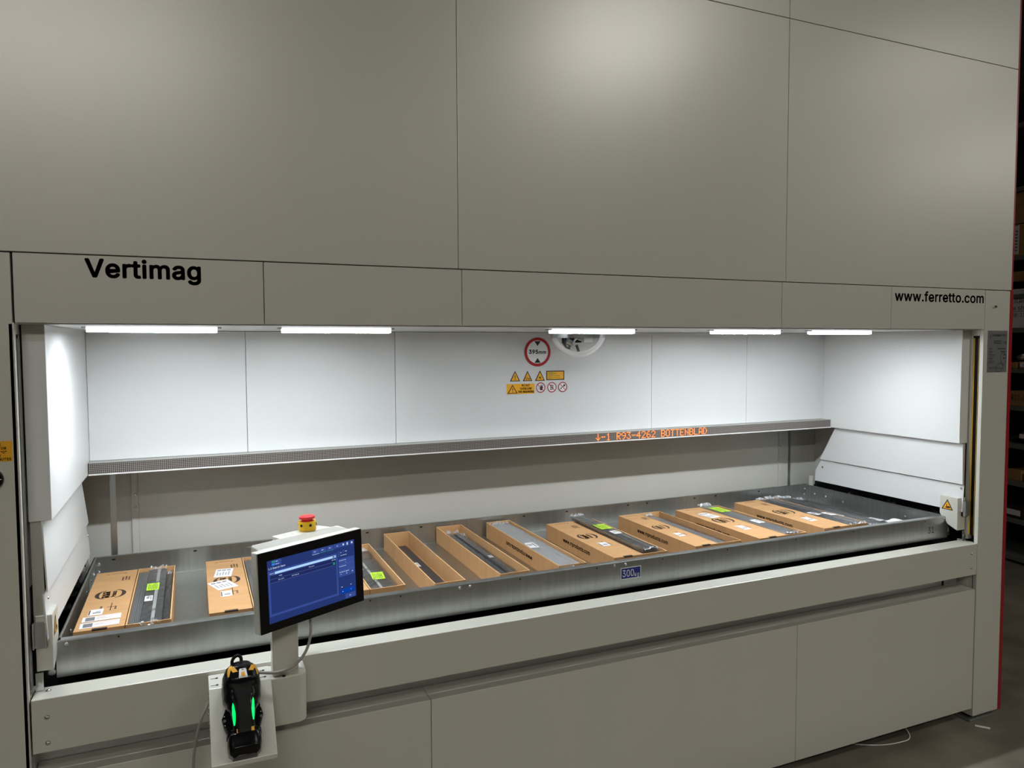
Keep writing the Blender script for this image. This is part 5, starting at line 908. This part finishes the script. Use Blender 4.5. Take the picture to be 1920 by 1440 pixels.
ui(.0656, .0714, .0237, .0305, 'ui_green', 4); ui(-.1324, -.1027, .0675, .0815, 'ui_mid', 1); ui(-.1315, -.122, .0760, .0800, 'ui_green', 2); ui(-.1315, -.122, .0685, .0728, 'ui_sky', 2)
ud(-.120, .0765, .0025, 5); ud(-.120, .0692, .0025, 7); ut('1.3 Search Item', -.1430, .0585, .0052)
ut('Search', -.1398, .0458, .0030); ut('Code', -.1119, .0358, .0030); ut('R93-4262', -.1145, .0255, .0026); ut('BOTTENBLAD', -.0724, .0256, .0026); ut('Description', -.0165, .0356, .0032); ud(.0610, .0375, .0024, 9)
for x0, x1, tt in ((-.0040, .0196, 'Confirm'), (.0218, .0440, 'Bin'), (.0472, .0694, 'Split')):
    ui(x0, x1, .0690, .0812, 'ui_mid', 1); ud(x0+.006, .0745, .0026, 5); ui(x0, x1, .0676, .0684, 'ui_txt' if x0 < 0 else 'ui_green', 2)
ui(.0716, .1098, .0695, .0812, 'ui_mid', 1); ud(.080, .0742, .0026, 4)
b.disc((.1037, -.0016, .0755), X, Z, .0030, M['ui_txt'], 16)
ui(.1125, .1243, .0690, .0815, 'ui_mid', 1); ui(.1160, .1208, .0718, .0785, 'ui_txt', 3); ui(.1170, .1198, .0745, .0755, 'ui_mid', 4)
ui(.1285, .1405, .0690, .0815, 'ui_mid', 1); b.disc((.1345, -.0016, .0755), X, Z, .0030, M['ui_txt'], 16)
for x0, z0 in ((.0845, .0510), (.1015, .0520), (.0845, .0430)): ui(x0, x0+.0060, z0, z0+.0062, 'ui_line', 1); ui(x0+.0006, x0+.0054, z0+.0006, z0+.0056, 'ui_bg', 2)
ud(.0925, .0525, .0024, 3); ud(.1095, .0535, .0026, 5); ud(.0930, .0440, .0024, 15)
ui(.0846, .1404, -.0172, .0360, 'ui_mid', 1); ui(.0846, .1404, .0178, .0183, 'ui_line', 2); ui(.0846, .1404, -.0002, .0003, 'ui_line', 2)
ud(.0866, .0295, .0022, 18); ut('-', .108, .0225, .0008); ud(.0866, .0125, .0022, 18); ud(.0866, -.0045, .0024, 24); ut('0', .1100, -.0120, .0048); ut('+', .1300, -.0105, .0048, w=.0048); ut('-', .0890, -.0100, .0010, w=.004)
ui(.0874, .1375, -.0676, -.0535, 'ui_btn', 1); ud(.0935, -.0615, .0024, 3); ud(.1240, -.0610, .0024, 2); ud(.0900, -.0480, .0024, 5); ud(.1230, -.0475, .0024, 4)
ui(.1040, .1405, -.0842, -.0705, 'ui_mid', 1); ud(.1185, -.0785, .0028, 4)
mbuild(b, 'screen_picture', gl)
# emergency stop
eb = MB(); ec = Vector((.074, .128, HH-.0005))
eb.lathe(ec, Z, [(.0, 0), (.0240, 0), (.0255, .002), (.0265, .026), (.0255, .028), (.0205, .028), (.0190, .014), (0, .014)], M['estopyel'], 40)
for q in range(6):
    an = math.radians(-105+q*60); dv = Vector((math.cos(an), math.sin(an), 0)); eb.cyl(ec+dv*.0250+Z*.018, ec+dv*.0268+Z*.018, .0042, M['blackm'], n=12)
es = mbuild(eb, 'emergency_stop', smooth=True)
mbuild(MB().lathe(ec+Z*.014, Z, [(.0, 0), (.0175, 0), (.0170, .014), (.0165, .018), (.0222, .021), (.0235, .0245), (.0228, .028), (.0170, .0305), (0, .0312)], M['estopred'], 40), 'stop_button', es, smooth=True)
def spline(pts, n=8):
    pts = [Vector(p) for p in pts]; out = []
    P_ = [pts[0]*2-pts[1]]+pts+[pts[-1]*2-pts[-2]]
    for i in range(1, len(P_)-2):
        for k in range(n):
            t = k/n; p0, p1, p2, p3 = P_[i-1:i+3]
            out.append(.5*((2*p1)+(-p0+p2)*t+(2*p0-5*p1+4*p2-p3)*t*t+(-p0+3*p1-3*p2+p3)*t**3))
    out.append(pts[-1]); return out
b = MB(); b.tube(spline([(.700, -.085, 1.010), (.702, -.100, .965), (.688, -.112, .915), (.655, -.120, .880), (.610, -.118, .866), (.560, -.105, .868), (.535, -.085, .868), (.515, -.060, .856), (.505, -.03, .845), (.49, .0, .852)]), .0042, M['cable']); 
b.build('screen_cable', con, smooth=True)
b = MB(); b.tube(spline([(.4285, -.03, .775), (.418, -.04, .755), (.405, -.047, .725), (.392, -.055, .67), (.386, -.06, .60), (.384, -.06, .40), (.40, -.03, .05), (.5, .02, .005)]), .0038, M['cable'])
tag(b.build('hanging_cable', smooth=True), 'thin grey cable hanging down left of the sloped shelf', 'cable')

# ------------------------------------------------------------------ scanner and its cradle on the sloped shelf
SO = Vector((.512, -.095, .8411)); SV = Vector((0, -.70711, -.70711)); SN = Vector((0, -.70711, .70711))
SM = Matrix(((1, SV.x, SN.x, SO.x), (0, SV.y, SN.y, SO.y), (0, SV.z, SN.z, SO.z), (0, 0, 0, 1)))  # local (u, v down the slope, height)
def interp(t, tab):
    if t <= tab[0][0]: return tab[0][1]
    for (a, fa), (c, fc) in zip(tab[:-1], tab[1:]):
        if t <= c:
            k = (t-a)/(c-a); k = k*k*(3-2*k); return fa+(fc-fa)*k
    return tab[-1][1]
def loft(b, v0, v1, W, Hh, base, m, cx=lambda v: 0, nv=40, nu=20, e=3.):
    vs = []; fs = []
    for i in range(nv+1):
        v = v0+(v1-v0)*i/nv; w = interp(v, W); h = interp(v, Hh); z0 = interp(v, base)
        for k in range(nu+1):
            a = math.pi*k/nu; c = math.cos(a); s_ = math.sin(a)
            u = -w*math.copysign(abs(c)**(2/e), c); z = z0+(h-z0)*(abs(s_)**(2/e))
            vs.append((cx(v)+u, v, z))
    n = nu+1
    for i in range(nv):
        for k in range(n): fs.append((i*n+k, i*n+(k+1) % n, (i+1)*n+(k+1) % n, (i+1)*n+k))
    fs += [tuple(range(n))[::-1], tuple(range(nv*n, (nv+1)*n))]
    b.add(vs, fs, m)
def surf(u, v, W, Hh, base, e=3.):
    w = interp(v, W); h = interp(v, Hh); z0 = interp(v, base); q = min(.999, abs(u/w))
    return z0+(h-z0)*(1-q**e)**(1/e)
crad = empty('scanner_cradle', SO, 'black charging cradle screwed on the sloped shelf', 'charging cradle')
b = MB()
b.prism([(-.030, .055), (-.041, .064), (-.053, .093), (-.048, .117), (-.040, .140), (.041, .130), (.044, .120), (.051, .098), (.043, .063), (.030, .055)], xy, .0005, .022, M['black'])
b.xf(SM); b.build('cradle_wings', crad, bevel=.004)
cupW = [(.130, .036), (.140, .041), (.165, .0425), (.185, .040), (.197, .030)]; cupH = [(.130, .040), (.150, .052), (.18, .050), (.197, .034)]; cupB = [(.13, .0005), (.2, .0005)]
b = MB(); loft(b, .130, .198, cupW, cupH, cupB, M['black'], e=4.5); b.xf(SM); cup = b.build('cradle_cup', crad, smooth=True)
b = MB(); loft(b, .136, .146, [(.1, .0435)], [(.1, .047)], cupB, M['black'], e=5, nv=4); b.xf(SM); b.build('cradle_lip', crad, smooth=True)
b = MB()
for u in (-.015, .020):
    q = surf(u, .146, cupW, cupH, cupB, 4.5)+.001
    b.box(u-.004, u+.004, .138, .148, .050, .0575, M['scanyellow'])
b.xf(SM); b.build('orange_tabs', crad)
b = MB()
for u, v in ((-.0465, .088), (-.0455, .112), (.0455, .078), (.0450, .092)): b.cyl((u, v, .022), (u, v, .0226), .0013, M['white'], n=10)
for u, v in ((-.0460, .100), (.0455, .104)): b.lathe(Vector((u, v, .022)), Z, [(.0038, 0), (.0038, .0012), (.002, .0012), (.0018, .0006), (0, .0006)], M['steel'], 14)
b.xf(SM); b.build('cradle_screws', crad)
scn = empty('barcode_scanner', SO+SN*.03, 'black handheld barcode scanner with yellow accents and green lights', 'barcode scanner')
sW = [(-.046, .014), (-.040, .028), (-.026, .042), (-.005, .049), (.02, .0505), (.048, .049), (.072, .041), (.092, .033), (.12, .029), (.150, .028)]
sH = [(-.046, .040), (-.038, .062), (-.015, .080), (.012, .083), (.035, .074), (.06, .068), (.10, .064), (.150, .056)]
sB = [(-.046, .020), (-.02, .012), (.03, .006), (.08, .0235), (.15, .0235)]
b = MB(); loft(b, -.046, .150, sW, sH, sB, M['black'], nv=56, nu=28, e=2.8); b.xf(SM); body = b.build('scanner_body', scn, smooth=True)
gW = [(.025, .036), (.045, .026), (.07, .0185), (.148, .0180)]; gH = [(.025, .076), (.05, .0745), (.10, .0715), (.148, .062)]; gB = [(.02, .05), (.15, .045)]
b = MB(); loft(b, .022, .150, gW, gH, gB, M['blackm'], nv=30, nu=18, e=4); b.xf(SM); b.build('grip', scn, smooth=True)
def ribbon(b, pts, m, lift=.0010):   # pts: (u, v, halfwidth) over the scanner surface, across u
    ps = []
    for (u0, v0, w0), (u1, v1, w1) in zip(pts[:-1], pts[1:]):
        for k in range(6): t = k/6; ps.append((u0+(u1-u0)*t, v0+(v1-v0)*t, w0+(w1-w0)*t))
    ps.append(pts[-1]); vs = []; n = 5
    for (u, v, w) in ps:
        for k in range(n):
            uu = u-w+2*w*k/(n-1); vs.append((uu, v, surf(uu, v, sW, sH, sB, 2.8)+lift))
    b.add(vs, [(i*n+k, i*n+k+1, (i+1)*n+k+1, (i+1)*n+k) for i in range(len(ps)-1) for k in range(n-1)], m)
b = MB()
for sgn in (-1, 1):
    o_ = .004
    ribbon(b, [(o_+sgn*.0305, -.027, .0035), (o_+sgn*.0325, -.018, .0055), (o_+sgn*.036, -.006, .0035), (o_+sgn*.037, .006, .0018)], M['scanyellow'])
    ribbon(b, [(o_+sgn*.0290, -.020, .006), (o_+sgn*.0235, -.010, .006), (o_+sgn*.0195, -.002, .006)], M['scanyellow'], .0012)
b.xf(SM); b.build('yellow_accents', scn)
b = MB()
ribbon(b, [(.003, -.009, .0075), (.003, -.004, .0095), (.003, .006, .0100), (.0035, .017, .0118)], M['white'], .0016)
ribbon(b, [(.0032, .001, .0040), (.0034, .013, .0048)], M['scanyellow'], .0022); ribbon(b, [(.003, -.007, .0025), (.003, -.005, .0025)], M['ink'], .0022)
b.xf(SM); b.build('status_button', scn)
b = MB()
for q in range(6): ribbon(b, [(.002-.014+q*.0, -.036+q*.0042, .0002), (.002-.0139, -.0355+q*.0042, .0002)], M['blackm'])
for q in range(6):
    v = -.036+q*.0040; w = .012+q*.0022
    ribbon(b, [(.002, v, w), (.002, v+.0012, w)], M['blackm'], .0014)
b.xf(SM); b.build('top_grooves', scn)
for sgn, off in ((-1, 0.), (1, -.006)):
    b = MB(); ribbon(b, [(sgn*.0255, .072+off, .0004), (sgn*.0250, .080+off, .0028), (sgn*.0240, .098+off, .0042), (sgn*.0235, .114+off, .0032), (sgn*.0235, .126+off, .0016)], M['lime_led'], .0016)
    b.xf(SM); o = b.build('status_light', scn); o['label'] = 'glowing green status light'
b = MB(); pts = [(-.021, -.036, .045), (-.021, -.045, .054), (-.015, -.052, .061), (-.006, -.054, .064), (.001, -.049, .061), (.003, -.036, .050)]
b.tube([SM @ p for p in spline(pts)], .0045, M['blackm']); b.build('cable_loop', scn, smooth=True)

# ------------------------------------------------------------------ floor litter
b = MB(); b.add([(3.700, -.012, .001), (3.735, -.060, .0015), (3.722, -.068, .0012), (3.688, -.022, .001)], [(0, 1, 2, 3)], M['paper']); b.add([(3.700, -.012, .003), (3.735, -.060, .0045), (3.722, -.068, .003), (3.688, -.022, .002)], [(0, 1, 2, 3)], M['paper'])
tag(b.build('tape_scrap'), 'small pale scrap of tape on the floor by the right foot', 'scrap')
b = MB(); b.tube(spline([(3.30, .25, .10), (3.34, .12, .05), (3.33, .035, .008), (3.24, .02, .004), (3.10, .06, .004), (2.9, .2, .005)]), .0022, M['white'])
tag(b.build('floor_cable', smooth=True), 'thin white cable looping on the floor under the right lower panel', 'cable')

# ------------------------------------------------------------------ shelving in the background
RX, RY = 6.44, 1.62
rack = empty('shelving_rack', (RX, RY, 0), 'dark grey shelving rack beyond the machine\'s red edge', 'shelving')
RR = Matrix.Translation((RX, RY, 0)) @ Matrix.Rotation(-.17, 4, 'Z')
def rb(b, name, parent): b.xf(RR); return b.build(name, parent)
SHZ = [.06, .36, .66, .96, 1.265, 1.565, 1.885, 2.155, 2.46, 3.00, 3.50]
for z in SHZ:
    b = MB(); b.box(0, .5, -1.3, 1.5, z-.006, z, M['rack']).box(0, .012, -1.3, 1.5, z-.035, z-.006, M['rack'])
    rb(b, 'shelf', rack)
for y in (-1.3, .62, 1.46):
    for x in (.0, .46): rb(MB().box(x, x+.04, y, y+.04, 0, 3.9, M['rackd']), 'upright', rack)
rb(MB().box(.50, .505, -1.3, 1.5, 0, 3.9, M['rackd']), 'back_sheet', rack)
def ritem(name, label, cat, x0, x1, y0, y1, z0, z1, m, extra=None, bevel=.003, organic=False):
    c = RR @ Vector(((x0+x1)/2, (y0+y1)/2, z0)); t = empty(name, c, label, cat, 'goods on the background shelving')
    b = MB()
    if organic:
        n = 9
        prof = [(max(.001, math.sin(math.pi*(.12+.88*k/n))**.6*(.5-.18*k/n)), z0+.001+(z1-z0)*k/n) for k in range(n)]+[(.001, z1)]
        cx, cy = (x0+x1)/2, (y0+y1)/2
        vs = []; N = 20
        for r, z in prof:
            for q in range(N):
                a = 2*math.pi*q/N; rr = r*(1+random.uniform(-.10, .10)); vs.append((cx+rr*(x1-x0)*math.cos(a), cy+rr*(y1-y0)*math.sin(a), z))
        b.add(vs, [(i*N+q, i*N+(q+1) % N, (i+1)*N+(q+1) % N, (i+1)*N+q) for i in range(len(prof)-1) for q in range(N)]+[tuple(range(N))[::-1]], m)
        rb(b, 'bag', t)
    else:
        b.box(x0, x1, y0, y1, z0+.001, z1, m); b.xf(RR); o = b.build('box_body', t, bevel=bevel)
        b = MB(); b.box(x0+.002, x1-.002, (y0+y1)/2-.001, (y0+y1)/2+.001, z1, z1+.0006, M['rackd']); rb(b, 'lid_seam', t)
    if extra:
        b = MB(); extra(b); rb(b, 'front_label', t)
    return t
NY = -Y
ritem('cardboard_box', 'large plain brown cardboard box on a high background shelf', 'box', .02, .40, -.45, .05, 2.715, 2.96, M['cardd'])
def e1(b): b.box(.018, .02, -.02, .02, 2.475, 2.70, M['paper']); [b.box(.0175, .018, -.012, .012, 2.50+k*.025, 2.51+k*.025, M['greyprint']) for k in range(7)]
ritem('cardboard_box', 'brown cardboard box with a white printed strip under the large plain box', 'box', .02, .42, -.46, .06, 2.46, 2.71, M['cardd'], e1)
ritem('small_box', 'small tan box beside the navy crate', 'box', .05, .30, -.11, .06, 2.26, 2.34, M['cardd'])
ritem('paper_stack', 'small white packet beneath the tan box by the navy crate', 'packet', .04, .30, -.10, .05, 2.156, 2.20, M['paper'])
ritem('plastic_crate', 'navy blue plastic crate on the shelf above the handwritten box', 'crate', .02, .40, -.55, -.12, 2.156, 2.36, M['navy'])
def e2(b):
    b.text('ULRE', (-.0006, .0, 2.085), NY, Z, .115, .028, M['ink'], bold=-.005); b.text('re shaft', (-.0006, .015, 2.030), NY, Z, .19, .034, M['ink'], bold=-.01); b.text('58-1101', (-.0006, .0, 1.975), NY, Z, .16, .030, M['ink'], bold=-.01)
    b.box(-.0005, 0, -.10, .02, 2.018, 2.021, M['ink'])
ritem('white_box', 'off-white box with black handwriting on the background shelf', 'box', .0, .36, -.40, .04, 1.886, 2.115, M['paper'], e2)
ritem('plastic_bin', 'dark blue bin standing on the shelf under the handwritten box', 'bin', .18, .42, -.16, -.02, 1.57, 1.84, M['navy'])
ritem('small_carton', 'small brown carton at the shelf edge below the dark blue bin', 'box', .01, .15, -.045, .03, 1.566, 1.615, M['cardd'])
ritem('parts_box', 'flat brown box with a pale front on the shelf below the dark blue bin', 'box', .01, .17, -.28, -.065, 1.566, 1.622, M['cardd'], lambda b: (b.box(.008, .01, -.27, -.075, 1.578, 1.615, M['paper']), b.box(.007, .008, -.20, -.10, 1.594, 1.600, M['greyprint'])))
ritem('crumpled_bag', 'crumpled white film bag lying on the small brown carton', 'bag', .02, .16, -.11, .02, 1.63, 1.69, M['silver'], organic=True)
def e3(b): b.text('R17-070', (-.0006+.02, -.00, 1.31), NY, Z, .17, .045, M['ink'], bold=-.01)
ritem('cardboard_box', 'low brown cardboard box with a handwritten number', 'box', .02, .36, -.35, .03, 1.266, 1.385, M['cardd'], e3)
ritem('parts_bag', 'dull olive bag of parts with a white tag', 'bag', .03, .30, -.22, .02, .961, 1.12, M['olive'], lambda b: b.box(.03, .032, -.15, -.07, 1.01, 1.045, M['paper']), organic=True)
ritem('small_carton', 'small brown carton on the third shelf from the floor', 'box', .04, .25, -.09, .03, .661, .75, M['cardd'])
ritem('small_carton', 'second small brown carton on the third shelf, farther from the machine', 'box', .04, .25, -.25, -.11, .661, .735, M['cardd'])
ritem('label_box', 'dark low box with a white label on the second shelf from the floor', 'box', .02, .3, -.14, .03, .361, .45, M['rackd'], lambda b: b.box(.018, .02, -.11, .01, .385, .43, M['paper']))
ritem('grey_bin', 'small dark round bin beside the labelled low box', 'bin', .02, .2, -.32, -.16, .361, .47, M['blackm'], organic=True)
ritem('film_roll', 'silver film-wrapped goods at the top of the background shelving', 'wrapped goods', .02, .4, -.35, .05, 3.001, 3.16, M['silver'], organic=True)
ritem('film_roll', 'bright silver wrapped roll on the topmost background shelf', 'wrapped goods', .02, .4, -.35, .05, 3.501, 3.62, M['silver'], organic=True)
